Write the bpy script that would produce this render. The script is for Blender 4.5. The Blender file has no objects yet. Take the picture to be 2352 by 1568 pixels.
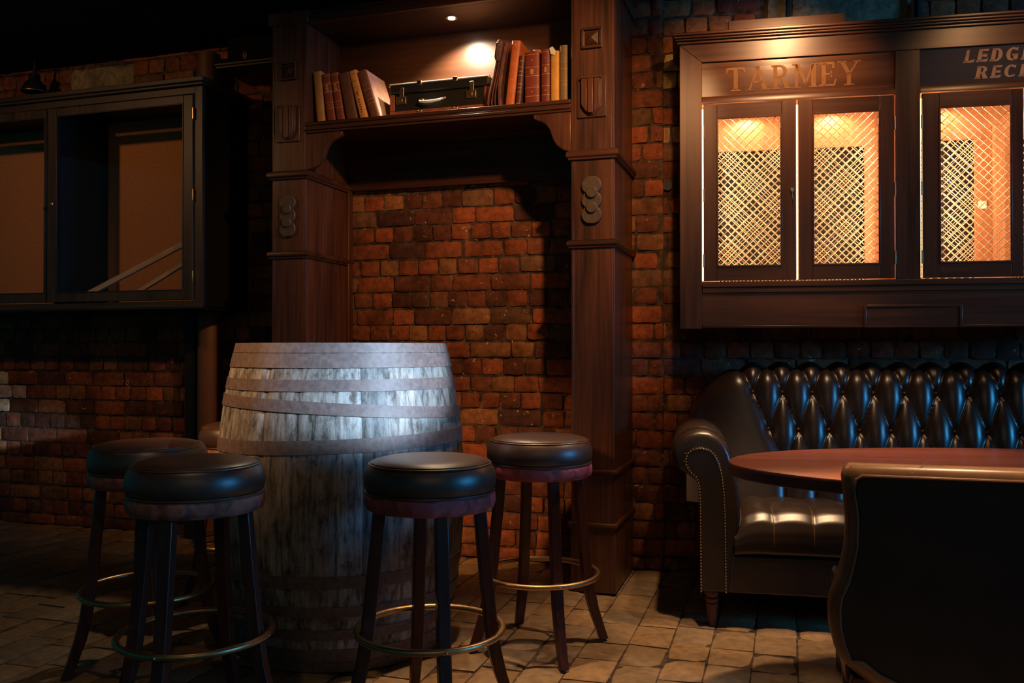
import bpy, bmesh, math, random
from mathutils import Vector, Matrix
rnd = random.Random(11)
S = bpy.context.scene
COL = S.collection
R = math.radians
PI = math.pi
HC = 1.1                                   # eye height

# ------------------------------------------------------------------ frames
ANG_A, ORG_A = 17.5, (.59, 4.36)           # left / middle wall
ANG_B, ORG_B = 11.0, (.746, 4.34)          # right wall
def wA(x, y, z=0):
    a = R(ANG_A); return Vector((ORG_A[0] + x*math.cos(a) + y*math.sin(a), ORG_A[1] - x*math.sin(a) + y*math.cos(a), z))
def wB(x, y, z=0):
    a = R(ANG_B); return Vector((ORG_B[0] + x*math.cos(a) + y*math.sin(a), ORG_B[1] - x*math.sin(a) + y*math.cos(a), z))

# ------------------------------------------------------------------ materials
def new_mat(name):
    m = bpy.data.materials.new(name); m.use_nodes = True
    nt = m.node_tree; b = nt.nodes['Principled BSDF']
    return m, nt, b
def N(nt, t, **kw):
    n = nt.nodes.new(t)
    for k, v in kw.items():
        if k in n.inputs: n.inputs[k].default_value = v
        else: setattr(n, k, v)
    return n
def ramp(nt, stops):
    r = nt.nodes.new('ShaderNodeValToRGB'); e = r.color_ramp.elements
    while len(e) < len(stops): e.new(.5)
    for i, (p, c) in enumerate(stops): e[i].position = p; e[i].color = (*c, 1) if len(c) == 3 else c
    return r
def coords(nt, scale=(1,1,1), rot=(0,0,0)):
    tc = nt.nodes.new('ShaderNodeTexCoord'); mp = nt.nodes.new('ShaderNodeMapping')
    mp.inputs['Scale'].default_value = scale; mp.inputs['Rotation'].default_value = rot
    nt.links.new(tc.outputs['Object'], mp.inputs['Vector']); return mp.outputs['Vector']
def bump(nt, b, h, strength=.3, dist=.002):
    bp = N(nt, 'ShaderNodeBump'); bp.inputs['Strength'].default_value = strength; bp.inputs['Distance'].default_value = dist
    nt.links.new(h, bp.inputs['Height']); nt.links.new(bp.outputs['Normal'], b.inputs['Normal'])
def wood(name, c1, c2, axis='z', rough=.38, scale=1.0, coat=0.0, grain=.35, c3=None):
    m, nt, b = new_mat(name)
    s = {'z': (60, 60, 2.2), 'x': (2.2, 60, 60), 'y': (60, 2.2, 60)}[axis]
    v = coords(nt, tuple(k*scale for k in s))
    n1 = N(nt, 'ShaderNodeTexNoise', Scale=1.0, Detail=6.0, Roughness=.6, Distortion=.4); nt.links.new(v, n1.inputs['Vector'])
    s2 = {'z': (7, 7, .7), 'x': (.7, 7, 7), 'y': (7, .7, 7)}[axis]
    v2 = coords(nt, tuple(k*scale for k in s2))
    n2 = N(nt, 'ShaderNodeTexNoise', Scale=1.0, Detail=4.0, Distortion=1.2); nt.links.new(v2, n2.inputs['Vector'])
    mx = N(nt, 'ShaderNodeMix', data_type='FLOAT'); mx.inputs[0].default_value = .5
    nt.links.new(n1.outputs['Fac'], mx.inputs[2]); nt.links.new(n2.outputs['Fac'], mx.inputs[3])
    r = ramp(nt, [(.36, c1), (.5, c3 or tuple((a+b_)/2 for a, b_ in zip(c1, c2))), (.64, c2)])
    nt.links.new(mx.outputs[0], r.inputs['Fac']); nt.links.new(r.outputs['Color'], b.inputs['Base Color'])
    b.inputs['Roughness'].default_value = rough; b.inputs['Coat Weight'].default_value = coat; b.inputs['Coat Roughness'].default_value = .25
    bump(nt, b, n1.outputs['Fac'], grain, .0006)
    return m
def leather(name, c1, c2, rough=.36, spec=.5, scale=1.0, mottled=False, coat=.0):
    m, nt, b = new_mat(name); v = coords(nt)
    n = N(nt, 'ShaderNodeTexNoise', Scale=9.0*scale, Detail=5.0, Roughness=.6, Distortion=.5); nt.links.new(v, n.inputs['Vector'])
    r = ramp(nt, [(.35, c1), (.65, c2)]); nt.links.new(n.outputs['Fac'], r.inputs['Fac']); nt.links.new(r.outputs['Color'], b.inputs['Base Color'])
    vo = N(nt, 'ShaderNodeTexVoronoi', Scale=520.0*scale, feature='DISTANCE_TO_EDGE'); nt.links.new(v, vo.inputs['Vector'])
    n3 = N(nt, 'ShaderNodeTexNoise', Scale=34.0*scale, Detail=5.0); nt.links.new(v, n3.inputs['Vector'])
    ad = N(nt, 'ShaderNodeMath', operation='ADD'); nt.links.new(vo.outputs['Distance'], ad.inputs[0])
    mu = N(nt, 'ShaderNodeMath', operation='MULTIPLY'); mu.inputs[1].default_value = 1.6 if mottled else .5
    nt.links.new(n3.outputs['Fac'], mu.inputs[0]); nt.links.new(mu.outputs[0], ad.inputs[1])
    bump(nt, b, ad.outputs[0], .5 if mottled else .16, .0018 if mottled else .0008)
    b.inputs['Roughness'].default_value = rough; b.inputs['Specular IOR Level'].default_value = spec
    b.inputs['Coat Weight'].default_value = coat; b.inputs['Coat Roughness'].default_value = .2
    return m
def metal(name, c, rough=.3, met=1.0):
    m, nt, b = new_mat(name); v = coords(nt)
    n = N(nt, 'ShaderNodeTexNoise', Scale=40.0, Detail=3.0); nt.links.new(v, n.inputs['Vector'])
    r = ramp(nt, [(.3, tuple(k*.75 for k in c)), (.7, c)]); nt.links.new(n.outputs['Fac'], r.inputs['Fac']); nt.links.new(r.outputs['Color'], b.inputs['Base Color'])
    b.inputs['Metallic'].default_value = met; b.inputs['Roughness'].default_value = rough
    return m
def plain(name, c, rough=.6, spec=.4, noise=.12, scale=30):
    m, nt, b = new_mat(name); v = coords(nt)
    n = N(nt, 'ShaderNodeTexNoise', Scale=float(scale), Detail=4.0); nt.links.new(v, n.inputs['Vector'])
    r = ramp(nt, [(.3, tuple(max(0, k*(1-noise)) for k in c)), (.7, tuple(k*(1+noise) for k in c))])
    nt.links.new(n.outputs['Fac'], r.inputs['Fac']); nt.links.new(r.outputs['Color'], b.inputs['Base Color'])
    b.inputs['Roughness'].default_value = rough; b.inputs['Specular IOR Level'].default_value = spec
    bump(nt, b, n.outputs['Fac'], .15, .001)
    return m
def emit(name, c, s):
    m, nt, b = new_mat(name)
    b.inputs['Base Color'].default_value = (0, 0, 0, 1); b.inputs['Emission Color'].default_value = (*c, 1); b.inputs['Emission Strength'].default_value = s
    return m
def masonry(name, mortar=False, floor=False):
    m, nt, b = new_mat(name)
    v = coords(nt)
    nA = N(nt, 'ShaderNodeTexNoise', Scale=26.0, Detail=8.0, Roughness=.65); nt.links.new(v, nA.inputs['Vector'])
    nB = N(nt, 'ShaderNodeTexNoise', Scale=4.0, Detail=4.0); nt.links.new(v, nB.inputs['Vector'])
    nC = N(nt, 'ShaderNodeTexNoise', Scale=210.0, Detail=4.0); nt.links.new(v, nC.inputs['Vector'])
    if mortar:
        base = ramp(nt, [(.35, (.055, .034, .022)), (.6, (.11, .070, .044)), (.74, (.19, .13, .085))]); nt.links.new(nA.outputs['Fac'], base.inputs['Fac']); basec = base.outputs['Color']
    else:
        at = N(nt, 'ShaderNodeAttribute', attribute_name='tint'); basec = at.outputs['Color']
    sh = ramp(nt, [(.3, (.45, .42, .42)), (.5, (.9, .9, .9)), (.7, (1.35, 1.3, 1.2))] if not floor else [(.3, (.6, .58, .56)), (.5, (.95, .95, .95)), (.7, (1.25, 1.22, 1.15))])
    nt.links.new(nA.outputs['Fac'], sh.inputs['Fac'])
    m1 = N(nt, 'ShaderNodeMix', data_type='RGBA', blend_type='MULTIPLY'); m1.inputs[0].default_value = 1
    nt.links.new(basec, m1.inputs[6]); nt.links.new(sh.outputs['Color'], m1.inputs[7])
    sh2 = ramp(nt, [(.32, (.35, .33, .33)), (.55, (1, 1, 1))]); nt.links.new(nB.outputs['Fac'], sh2.inputs['Fac'])
    m2 = N(nt, 'ShaderNodeMix', data_type='RGBA', blend_type='MULTIPLY'); m2.inputs[0].default_value = .8 if not floor else .35
    nt.links.new(m1.outputs[2], m2.inputs[6]); nt.links.new(sh2.outputs['Color'], m2.inputs[7])
    out = m2.outputs[2]
    if not floor:                           # flecks of old pale lime and paint left on the wall
        nD = N(nt, 'ShaderNodeTexNoise', Scale=31.0, Detail=3.0, Roughness=.55, Distortion=1.4); nt.links.new(v, nD.inputs['Vector'])
        fl = ramp(nt, [(.69, (0, 0, 0)), (.715, (1, 1, 1))] if not mortar else [(.685, (0, 0, 0)), (.70, (1, 1, 1))]); nt.links.new(nD.outputs['Fac'], fl.inputs['Fac'])
        m3 = N(nt, 'ShaderNodeMix', data_type='RGBA'); nt.links.new(fl.outputs['Color'], m3.inputs[0]); nt.links.new(out, m3.inputs[6]); m3.inputs[7].default_value = (.55, .40, .27, 1)
        out = m3.outputs[2]
    nt.links.new(out, b.inputs['Base Color'])
    b.inputs['Roughness'].default_value = .8 if not floor else .5
    b.inputs['Specular IOR Level'].default_value = .3 if not floor else .45
    ad = N(nt, 'ShaderNodeMath', operation='MULTIPLY_ADD'); ad.inputs[1].default_value = .35
    nt.links.new(nC.outputs['Fac'], ad.inputs[0]); nt.links.new(nA.outputs['Fac'], ad.inputs[2])
    bump(nt, b, ad.outputs[0], .7 if not floor else .35, .006 if not floor else .004)
    return m

M = {}
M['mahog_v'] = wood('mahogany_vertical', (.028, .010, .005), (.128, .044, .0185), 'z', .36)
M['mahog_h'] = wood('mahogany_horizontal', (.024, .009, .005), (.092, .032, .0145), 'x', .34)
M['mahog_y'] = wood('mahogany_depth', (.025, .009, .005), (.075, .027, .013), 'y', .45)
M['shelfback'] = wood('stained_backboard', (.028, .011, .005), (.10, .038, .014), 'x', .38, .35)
M['mahog_dark'] = wood('mahogany_painted_shade', (.012, .005, .003), (.040, .015, .008), 'x', .36)  # darker mahogany copy; shade of the niche ceiling put into its colour
M['cab_v'] = wood('cabinet_sapele_vertical', (.040, .0125, .0055), (.14, .046, .018), 'z', .33, .6)
M['cab_h'] = wood('cabinet_sapele_horizontal', (.040, .0125, .0055), (.14, .046, .018), 'x', .33, .6)
M['sign'] = wood('sign_panel_crown_veneer', (.045, .016, .007), (.19, .075, .032), 'x', .22, .30, grain=.9)
M['sign_dark'] = wood('ebonised_panel', (.008, .005, .0035), (.022, .012, .008), 'x', .7, .5)
M['cab_in'] = wood('cabinet_inside_wood', (.24, .085, .03), (.44, .19, .075), 'z', .5, .6)
M['dark_in'] = plain('void_dark', (.012, .010, .009), .8)
M['oldwood_v'] = wood('old_dark_oak_vertical', (.016, .010, .006), (.068, .042, .022), 'z', .42, .8)
M['oldwood_h'] = wood('old_dark_oak_horizontal', (.016, .010, .006), (.068, .042, .022), 'x', .42, .8)
M['black'] = plain('black_paint', (.006, .0065, .007), .55)
M['lining'] = plain('brown_lining_board', (.52, .23, .085), .9, .15, .1, 60)
M['batten'] = wood('bare_batten', (.34, .22, .13), (.62, .45, .28), 'x', .6, 1.0)
M['legwood'] = wood('stool_leg_beech', (.03, .0085, .0065), (.095, .026, .018), 'z', .35, .7)
M['seat'] = leather('brown_hide', (.042, .019, .012), (.066, .031, .019), .38, .9)
M['band'] = leather('oxblood_hide', (.14, .040, .028), (.42, .15, .10), .36, .55, 2.2, True)
M['band_red'] = leather('red_hide', (.20, .028, .034), (.52, .09, .10), .36, .55, 2.2, True)
M['sofa'] = leather('sofa_hide', (.020, .011, .007), (.028, .016, .011), .31, .8)
M['chairhide'] = leather('chair_hide', (.10, .045, .018), (.16, .075, .03), .35, .55)
M['chairback'] = leather('chair_back_hide', (.018, .012, .008), (.028, .018, .012), .55, .3)
M['brass'] = metal('aged_brass', (.60, .37, .18), .38)
M['hinge'] = metal('satin_hinge', (.85, .66, .45), .4, .5)
M['brass_b'] = metal('bright_brass', (.95, .62, .28), .25)
M['wire'] = metal('gilt_wire', (1.0, .78, .50), .34, .4)
M['steel'] = metal('steel', (.6, .6, .6), .25)
M['hoop'] = plain('hoop_rust_steel', (.115, .082, .075), .55, .5, .3, 60)
M['cream'] = plain('cream_plastic', (.7, .66, .58), .3, .5, .03)
M['pages'] = plain('book_pages', (.55, .42, .28), .8, .2, .1, 90)
M['gilt'] = plain('gilt', (.55, .27, .07), .4, .5)
M['inkline'] = plain('ink', (.10, .045, .02), .6)
M['table'] = wood('table_mahogany', (.13, .030, .017), (.36, .098, .054), 'x', .32, .55, .35, .12)
M['tabledge'] = wood('table_edge', (.035, .012, .008), (.07, .024, .016), 'x', .4)
M['pipe'] = plain('painted_pipe', (.16, .065, .033), .5, .4, .15, 12)
M['letter'] = plain('faded_gold_lettering', (.26, .12, .04), .75, .15, .12, 40)
M['letter2'] = plain('tan_lettering', (.42, .23, .11), .75, .15, .12, 40)
M['knot'] = plain('bronzed_resin', (.075, .052, .032), .42, .5, .2, 50)
M['brick'] = masonry('brick'); M['mortar'] = masonry('mortar', mortar=True); M['flag'] = masonry('floor_tile', floor=True)
M['ceil'] = plain('dark_ceiling_plaster', (.010, .009, .008), .9, .15, .4, 7)
M['suitcase'] = plain('dark_green_fibre', (.012, .012, .009), .5, .4, .2, 80)
M['suittrim'] = leather('russet_trim', (.20, .055, .022), (.30, .09, .038), .45, .5, 3)
M['lamp'] = emit('lamp_glow', (1, .86, .70), 60)
M['cablamp'] = emit('cabinet_lamp_glow', (1, .80, .58), 14)
M['led'] = emit('led_glow', (1, .60, .26), 5)
def bookmat(name, c): return leather(name, tuple(k*.75 for k in c), c, .5, .4, 3)

def glass_mat():
    m, nt, b = new_mat('pane_glass'); out = nt.nodes['Material Output']
    tr = N(nt, 'ShaderNodeBsdfTransparent'); gl = N(nt, 'ShaderNodeBsdfGlossy'); gl.inputs['Roughness'].default_value = .03
    lw = N(nt, 'ShaderNodeLayerWeight', Blend=.35); fr = N(nt, 'ShaderNodeMath', operation='MULTIPLY'); fr.inputs[1].default_value = .10; nt.links.new(lw.outputs['Facing'], fr.inputs[0]); mx = N(nt, 'ShaderNodeMixShader')
    nt.links.new(fr.outputs[0], mx.inputs[0]); nt.links.new(tr.outputs[0], mx.inputs[1]); nt.links.new(gl.outputs[0], mx.inputs[2])
    nt.links.new(mx.outputs[0], out.inputs['Surface']); nt.nodes.remove(b); return m
M['glass'] = glass_mat()

def barrel_mat():
    m, nt, b = new_mat('weathered_oak_stave')
    v = coords(nt, (55, 55, 5.0)); n1 = N(nt, 'ShaderNodeTexNoise', Scale=1.0, Detail=7.0, Roughness=.7); nt.links.new(v, n1.inputs['Vector'])
    v2 = coords(nt, (16, 16, 9)); n2 = N(nt, 'ShaderNodeTexNoise', Scale=1.0, Detail=6.0, Roughness=.75); nt.links.new(v2, n2.inputs['Vector'])
    at = N(nt, 'ShaderNodeAttribute', attribute_name='tint')
    r1 = ramp(nt, [(.36, (.22, .2, .19)), (.5, (.85, .83, .8)), (.66, (1.25, 1.25, 1.25))]); nt.links.new(n1.outputs['Fac'], r1.inputs['Fac'])
    r2 = ramp(nt, [(.36, (.30, .26, .22)), (.47, (.9, .9, .9)), (.6, (1.15, 1.15, 1.15))]); nt.links.new(n2.outputs['Fac'], r2.inputs['Fac'])
    a = N(nt, 'ShaderNodeMix', data_type='RGBA', blend_type='MULTIPLY'); a.inputs[0].default_value = 1; nt.links.new(at.outputs['Color'], a.inputs[6]); nt.links.new(r1.outputs['Color'], a.inputs[7])
    c = N(nt, 'ShaderNodeMix', data_type='RGBA', blend_type='MULTIPLY'); c.inputs[0].default_value = 1; nt.links.new(a.outputs[2], c.inputs[6]); nt.links.new(r2.outputs['Color'], c.inputs[7])
    nt.links.new(c.outputs[2], b.inputs['Base Color']); b.inputs['Roughness'].default_value = .62
    bump(nt, b, n1.outputs['Fac'], .6, .002); return m
M['barrel'] = barrel_mat()

# ------------------------------------------------------------------ mesh builder
class MB:
    def __init__(s): s.v = []; s.f = []; s.c = []; s.mi = 0; s.fm = []
    def add(s, vs, fs, col=None):
        o = len(s.v); s.v += [tuple(p) for p in vs]; s.f += [tuple(i+o for i in f) for f in fs]; s.fm += [s.mi]*len(fs)
        s.c += [col or (1, 1, 1)]*len(vs); return s
    def box(s, x0, x1, y0, y1, z0, z1, mat=None):
        vs = [(x, y, z) for x in (x0, x1) for y in (y0, y1) for z in (z0, z1)]
        if mat is not None: vs = [mat @ Vector(p) for p in vs]
        return s.add(vs, [(0,1,3,2), (4,6,7,5), (0,4,5,1), (2,3,7,6), (0,2,6,4), (1,5,7,3)])
    def prism(s, poly, y0, y1, axis='y', mat=None):
        # poly in (x,z) counter-clockwise, extruded along y
        n = len(poly)
        if axis == 'y': vs = [(p[0], y0, p[1]) for p in poly] + [(p[0], y1, p[1]) for p in poly]
        elif axis == 'z': vs = [(p[0], p[1], y0) for p in poly] + [(p[0], p[1], y1) for p in poly]
        else: vs = [(y0, p[0], p[1]) for p in poly] + [(y1, p[0], p[1]) for p in poly]
        if mat is not None: vs = [mat @ Vector(p) for p in vs]
        fs = [tuple(range(n)), tuple(range(2*n-1, n-1, -1))] + [(i, i+n, (i+1) % n + n, (i+1) % n) for i in range(n)]
        return s.add(vs, fs)
    def lathe(s, prof, c=(0,0,0), seg=48, cap=True):
        vs = []; fs = []
        for r, z in prof:
            for k in range(seg):
                a = 2*PI*k/seg; vs.append((c[0]+r*math.cos(a), c[1]+r*math.sin(a), c[2]+z))
        for i in range(len(prof)-1):
            for k in range(seg):
                a, b_ = i*seg+k, i*seg+(k+1) % seg; fs.append((a, b_, b_+seg, a+seg))
        if cap:
            fs.append(tuple(range(seg-1, -1, -1))); fs.append(tuple((len(prof)-1)*seg+k for k in range(seg)))
        return s.add(vs, fs)
    def tube(s, pts, r, seg=8, closed=False, rz=None):
        pts = [Vector(p) for p in pts]; n = len(pts); vs = []; fs = []
        prev = None
        for i, p in enumerate(pts):
            t = ((pts[(i+1) % n] if closed or i < n-1 else p) - (pts[i-1] if closed or i > 0 else p)).normalized()
            up = prev if prev is not None else (Vector((0,0,1)) if abs(t.z) < .9 else Vector((1,0,0)))
            a = (up - t*up.dot(t)).normalized(); b_ = t.cross(a); prev = a
            rr = r[i] if isinstance(r, (list, tuple)) else r
            for k in range(seg):
                q = 2*PI*k/seg; vs.append(p + a*math.cos(q)*rr + b_*math.sin(q)*rr)
        for i in range(n if closed else n-1):
            for k in range(seg):
                j = (i+1) % n; fs.append((i*seg+k, i*seg+(k+1) % seg, j*seg+(k+1) % seg, j*seg+k))
        if not closed: fs.append(tuple(range(seg-1, -1, -1))); fs.append(tuple((n-1)*seg+k for k in range(seg)))
        return s.add(vs, fs)
    def ring(s, R0, z, r, c=(0,0), seg=56, tseg=10, fz=None):
        pts = [(c[0]+R0*math.cos(2*PI*k/seg), c[1]+R0*math.sin(2*PI*k/seg), z) for k in range(seg)]
        return s.tube(pts, r, tseg, True)
    def ball(s, c, r, seg=10, rings=6, sc=(1,1,1)):
        vs = []; fs = []
        for i in range(rings+1):
            t = PI*i/rings
            for k in range(seg):
                a = 2*PI*k/seg; vs.append((c[0]+sc[0]*r*math.sin(t)*math.cos(a), c[1]+sc[1]*r*math.sin(t)*math.sin(a), c[2]+sc[2]*r*math.cos(t)))
        for i in range(rings):
            for k in range(seg): fs.append((i*seg+k, (i+1)*seg+k, (i+1)*seg+(k+1) % seg, i*seg+(k+1) % seg))
        return s.add(vs, fs)
    def grid(s, fn, nu, nv, flip=False):
        vs = [fn(i/nu, j/nv) for j in range(nv+1) for i in range(nu+1)]
        fs = []
        for j in range(nv):
            for i in range(nu):
                a = j*(nu+1)+i; q = (a, a+1, a+nu+2, a+nu+1); fs.append(q[::-1] if flip else q)
        return s.add(vs, fs)
    def build(s, name, mat, parent=None, bevel=0, smooth=True, ang=35, tint=False, seg=2, fix=True):
        me = bpy.data.meshes.new(name); me.from_pydata(s.v, [], s.f); me.validate()
        if fix:
            bm = bmesh.new(); bm.from_mesh(me); bmesh.ops.recalc_face_normals(bm, faces=bm.faces); bm.to_mesh(me); bm.free()
        if tint:
            at = me.color_attributes.new('tint', 'FLOAT_COLOR', 'POINT')
            for i, c in enumerate(s.c): at.data[i].color = (*c, 1)
        for q_ in (mat if isinstance(mat, (list, tuple)) else [mat]): me.materials.append(M[q_] if isinstance(q_, str) else q_)
        if isinstance(mat, (list, tuple)) and len(me.polygons) == len(s.fm): me.polygons.foreach_set('material_index', s.fm)
        if smooth:
            me.polygons.foreach_set('use_smooth', [True]*len(me.polygons)); me.set_sharp_from_angle(angle=R(ang))
        o = bpy.data.objects.new(name, me); COL.objects.link(o)
        if parent is not None: o.parent = parent
        if bevel:
            md = o.modifiers.new('edge', 'BEVEL'); md.width = bevel; md.segments = seg; md.limit_method = 'ANGLE'; md.angle_limit = R(40); md.harden_normals = False
        return o
def boxes(*bs):
    m = MB()
    for b in bs: m.box(*b)
    return m
def thing(name, loc, rz, label, cat, group=None):
    o = bpy.data.objects.new(name, None); COL.objects.link(o); o.empty_display_size = .1
    o.location = loc; o.rotation_euler = (0, 0, rz); o['label'] = label; o['category'] = cat
    if group: o['group'] = group
    return o
def tag(o, label, cat, group=None):
    o['label'] = label; o['category'] = cat
    if group: o['group'] = group
    return o
def structure(o): o['kind'] = 'structure'; return o
def place(o, loc, rz): o.location = loc; o.rotation_euler = (0, 0, rz); return o
def copy_tree(o, parent=None):
    c = o.copy(); COL.objects.link(c)
    if parent is not None: c.parent = parent
    for ch in list(o.children): copy_tree(ch, c)
    return c

# ------------------------------------------------------------------ brick walls
PAL = [((.36, .095, .034), 4), ((.28, .078, .030), 5), ((.21, .066, .030), 5), ((.14, .045, .026), 4), ((.32, .13, .050), 4), ((.10, .038, .026), 1), ((.20, .095, .05), 2)]
PALL = [c for c, n in PAL for _ in range(n)]
def one_brick(mb, x0, x1, z0, z1, col, y=0.0, d=.05):
    nu = max(4, int((x1-x0)/.022)); nv = 5; vs = []
    j = lambda a: rnd.uniform(-a, a)
    yo = y + rnd.uniform(-.006, .0); tx, tz = j(.008), j(.010)
    cr = [(j(.0035), j(.0025)) for _ in range(4)]
    for b in range(nv+1):
        for a in range(nu+1):
            u, v = a/nu, b/nv
            e = max(abs(2*u-1)**14, abs(2*v-1)**9)
            cx = x0+(x1-x0)*u; cz = z0+(z1-z0)*v
            dx = sum(cr[k][0]*w for k, w in enumerate(((1-u)*(1-v), u*(1-v), (1-u)*v, u*v)))
            dz = sum(cr[k][1]*w for k, w in enumerate(((1-u)*(1-v), u*(1-v), (1-u)*v, u*v)))
            corner = (abs(2*u-1)**8)*(abs(2*v-1)**8)*.003
            cx += -corner if u > .5 else corner; cz += (-corner if v > .5 else corner)*.7
            edge = (a in (0, nu)) or (b in (0, nv))
            vs.append((cx+dx+(j(.0018) if edge else 0), yo + e*.006 + tx*(u-.5) + tz*(v-.5)*.3 + j(.0012), cz+dz+(j(.0018) if edge else 0)))
    n = (nu+1)*(nv+1); fs = []
    for b in range(nv):
        for a in range(nu): q = b*(nu+1)+a; fs.append((q, q+1, q+nu+2, q+nu+1))
    rim = [a for a in range(nu+1)] + [b*(nu+1)+nu for b in range(1, nv+1)] + [nv*(nu+1)+a for a in range(nu-1, -1, -1)] + [b*(nu+1) for b in range(nv-1, 0, -1)]
    vs += [(vs[i][0], y+d, vs[i][2]) for i in rim]
    L = len(rim)
    for k in range(L): fs.append((rim[k], n+k, n+(k+1) % L, rim[(k+1) % L]))
    mb.add(vs, fs, col)
def brick_wall(name, x0, x1, h, loc, rz, override, first=0, shiftx=0):
    mb = MB(); ch = .0895; row = 0; z = -.02
    while z < h:
        header = (row+first) % 2; pitch = .1125 if header else .226
        x = x0 - rnd.uniform(0, pitch) + shiftx + (0 if header else .05)
        wav = rnd.uniform(-.003, .003)
        while x < x1:
            w = pitch*rnd.uniform(.93, 1.07)
            if header and rnd.random() < .04: w *= 1.7
            if not header and rnd.random() < .10: w *= .55
            g = rnd.uniform(.008, .013)
            a, b = max(x, x0), min(x+w-g, x1)
            if b-a > .025:
                c = rnd.choice(PALL); k = rnd.uniform(.75, 1.2); c = tuple(q*k for q in c)
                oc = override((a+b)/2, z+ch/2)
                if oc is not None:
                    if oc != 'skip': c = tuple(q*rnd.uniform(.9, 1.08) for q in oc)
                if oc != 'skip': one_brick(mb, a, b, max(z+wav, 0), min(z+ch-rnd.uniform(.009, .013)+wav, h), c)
            x += w
        z += ch; row += 1
    wall = mb.build(name, 'brick', None, tint=True, ang=50, fix=False)
    # mortar bed behind the brick faces
    mm = MB(); nu = int((x1-x0)/.03); nv = int(h/.03)
    mm.grid(lambda u, v: (x0+(x1-x0)*u, .0085+rnd.uniform(-.003, .003), h*v), nu, nv)
    o = len(mm.v); mm.box(x0, x1, .020, .20, 0, h)
    m = mm.build('mortar', 'mortar', wall, fix=False)
    structure(wall); place(wall, loc, rz)
    return wall
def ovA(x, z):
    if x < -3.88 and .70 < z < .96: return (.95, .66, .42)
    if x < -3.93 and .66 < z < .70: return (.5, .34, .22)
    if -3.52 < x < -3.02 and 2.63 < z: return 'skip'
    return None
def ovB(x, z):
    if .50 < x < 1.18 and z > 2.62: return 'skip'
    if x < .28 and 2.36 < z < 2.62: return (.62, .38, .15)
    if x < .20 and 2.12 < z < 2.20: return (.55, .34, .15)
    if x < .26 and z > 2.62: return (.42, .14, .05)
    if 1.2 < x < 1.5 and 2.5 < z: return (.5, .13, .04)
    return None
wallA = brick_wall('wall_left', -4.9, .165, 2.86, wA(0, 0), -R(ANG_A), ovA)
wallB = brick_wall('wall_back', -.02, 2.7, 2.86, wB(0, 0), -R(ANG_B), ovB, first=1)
# pale stone lintels let into both walls
def stone(name, x0, x1, z0, z1, parent):
    mb = MB(); g = lambda u, v: (x0+(x1-x0)*u+rnd.uniform(-.003, .003), -.004+.012*max(abs(2*u-1)**14, abs(2*v-1)**8)+rnd.uniform(-.002, .002), z0+(z1-z0)*v+rnd.uniform(-.003, .003))
    mb.grid(g, 14, 8); mb.c = [(.30, .25, .15)]*len(mb.v)
    return mb.build(name, 'brick', parent, tint=True, fix=False)
stone('stone_block', -3.51, -3.03, 2.645, 2.83, wallA)
stone('stone_block', .51, .60, 2.64, 2.85, wallB); stone('stone_block', .63, 1.17, 2.64, 2.85, wallB)

# ------------------------------------------------------------------ floor and ceiling
def make_floor():
    mb = MB(); x = -5.2; ci = 0
    while x < 3.3:
        w = .150*rnd.uniform(.96, 1.04); y = -4.3 + rnd.uniform(0, .2); lim = .02 if x < .0 else .45
        base = (.30, .195, .105)
        while y < lim:
            l = rnd.uniform(.165, .25); g = .006
            k = rnd.uniform(.75, 1.15); t = rnd.uniform(-.02, .02); c = (base[0]*k+t, base[1]*k, base[2]*k-t*.5)
            X0, X1, Y0, Y1 = x+g*.6, x+w-g*.4, y+g*.5, min(y+l-g*.5, lim)
            nu, nv = 4, 5; vs = []; h = rnd.uniform(-.0035, .002); ta, tb = rnd.uniform(-.004, .004), rnd.uniform(-.004, .004)
            cr = [(rnd.uniform(-.002, .002), rnd.uniform(-.0035, .0035)) for _ in range(4)]
            for b in range(nv+1):
                for a in range(nu+1):
                    u, v = a/nu, b/nv; e = max(abs(2*u-1)**7, abs(2*v-1)**9)
                    ww = ((1-u)*(1-v), u*(1-v), (1-u)*v, u*v)
                    vs.append((X0+(X1-X0)*u+sum(cr[k_][0]*q for k_, q in enumerate(ww)), Y0+(Y1-Y0)*v+sum(cr[k_][1]*q for k_, q in enumerate(ww)), h - .007*e + ta*(u-.5)+tb*(v-.5)+rnd.uniform(-.0007, .0007)))
            fs = [(b*(nu+1)+a, b*(nu+1)+a+1, (b+1)*(nu+1)+a+1, (b+1)*(nu+1)+a) for b in range(nv) for a in range(nu)]
            n = len(vs)
            rim = [a for a in range(nu+1)] + [b*(nu+1)+nu for b in range(1, nv+1)] + [nv*(nu+1)+a for a in range(nu-1, -1, -1)] + [b*(nu+1) for b in range(nv-1, 0, -1)]
            vs += [(vs[i][0], vs[i][1], -.03) for i in rim]; L = len(rim)
            for q in range(L): fs.append((rim[q], n+q, n+(q+1) % L, rim[(q+1) % L]))
            mb.add(vs, fs, c); y += l
        x += w; ci += 1
    fl = mb.build('floor', 'flag', None, tint=True, ang=50, fix=False); structure(fl); place(fl, wA(0, 0), -R(ANG_A))
    MB().box(-5.4, 3.6, -6.5, .6, -.12, -.010).build('floor_bed', 'mortar', fl)
make_floor()
c = MB(); c.box(-5.6, 4.2, -.5, 6.8, 2.86, 2.96)
structure(c.build('ceiling', 'ceil'))

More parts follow.
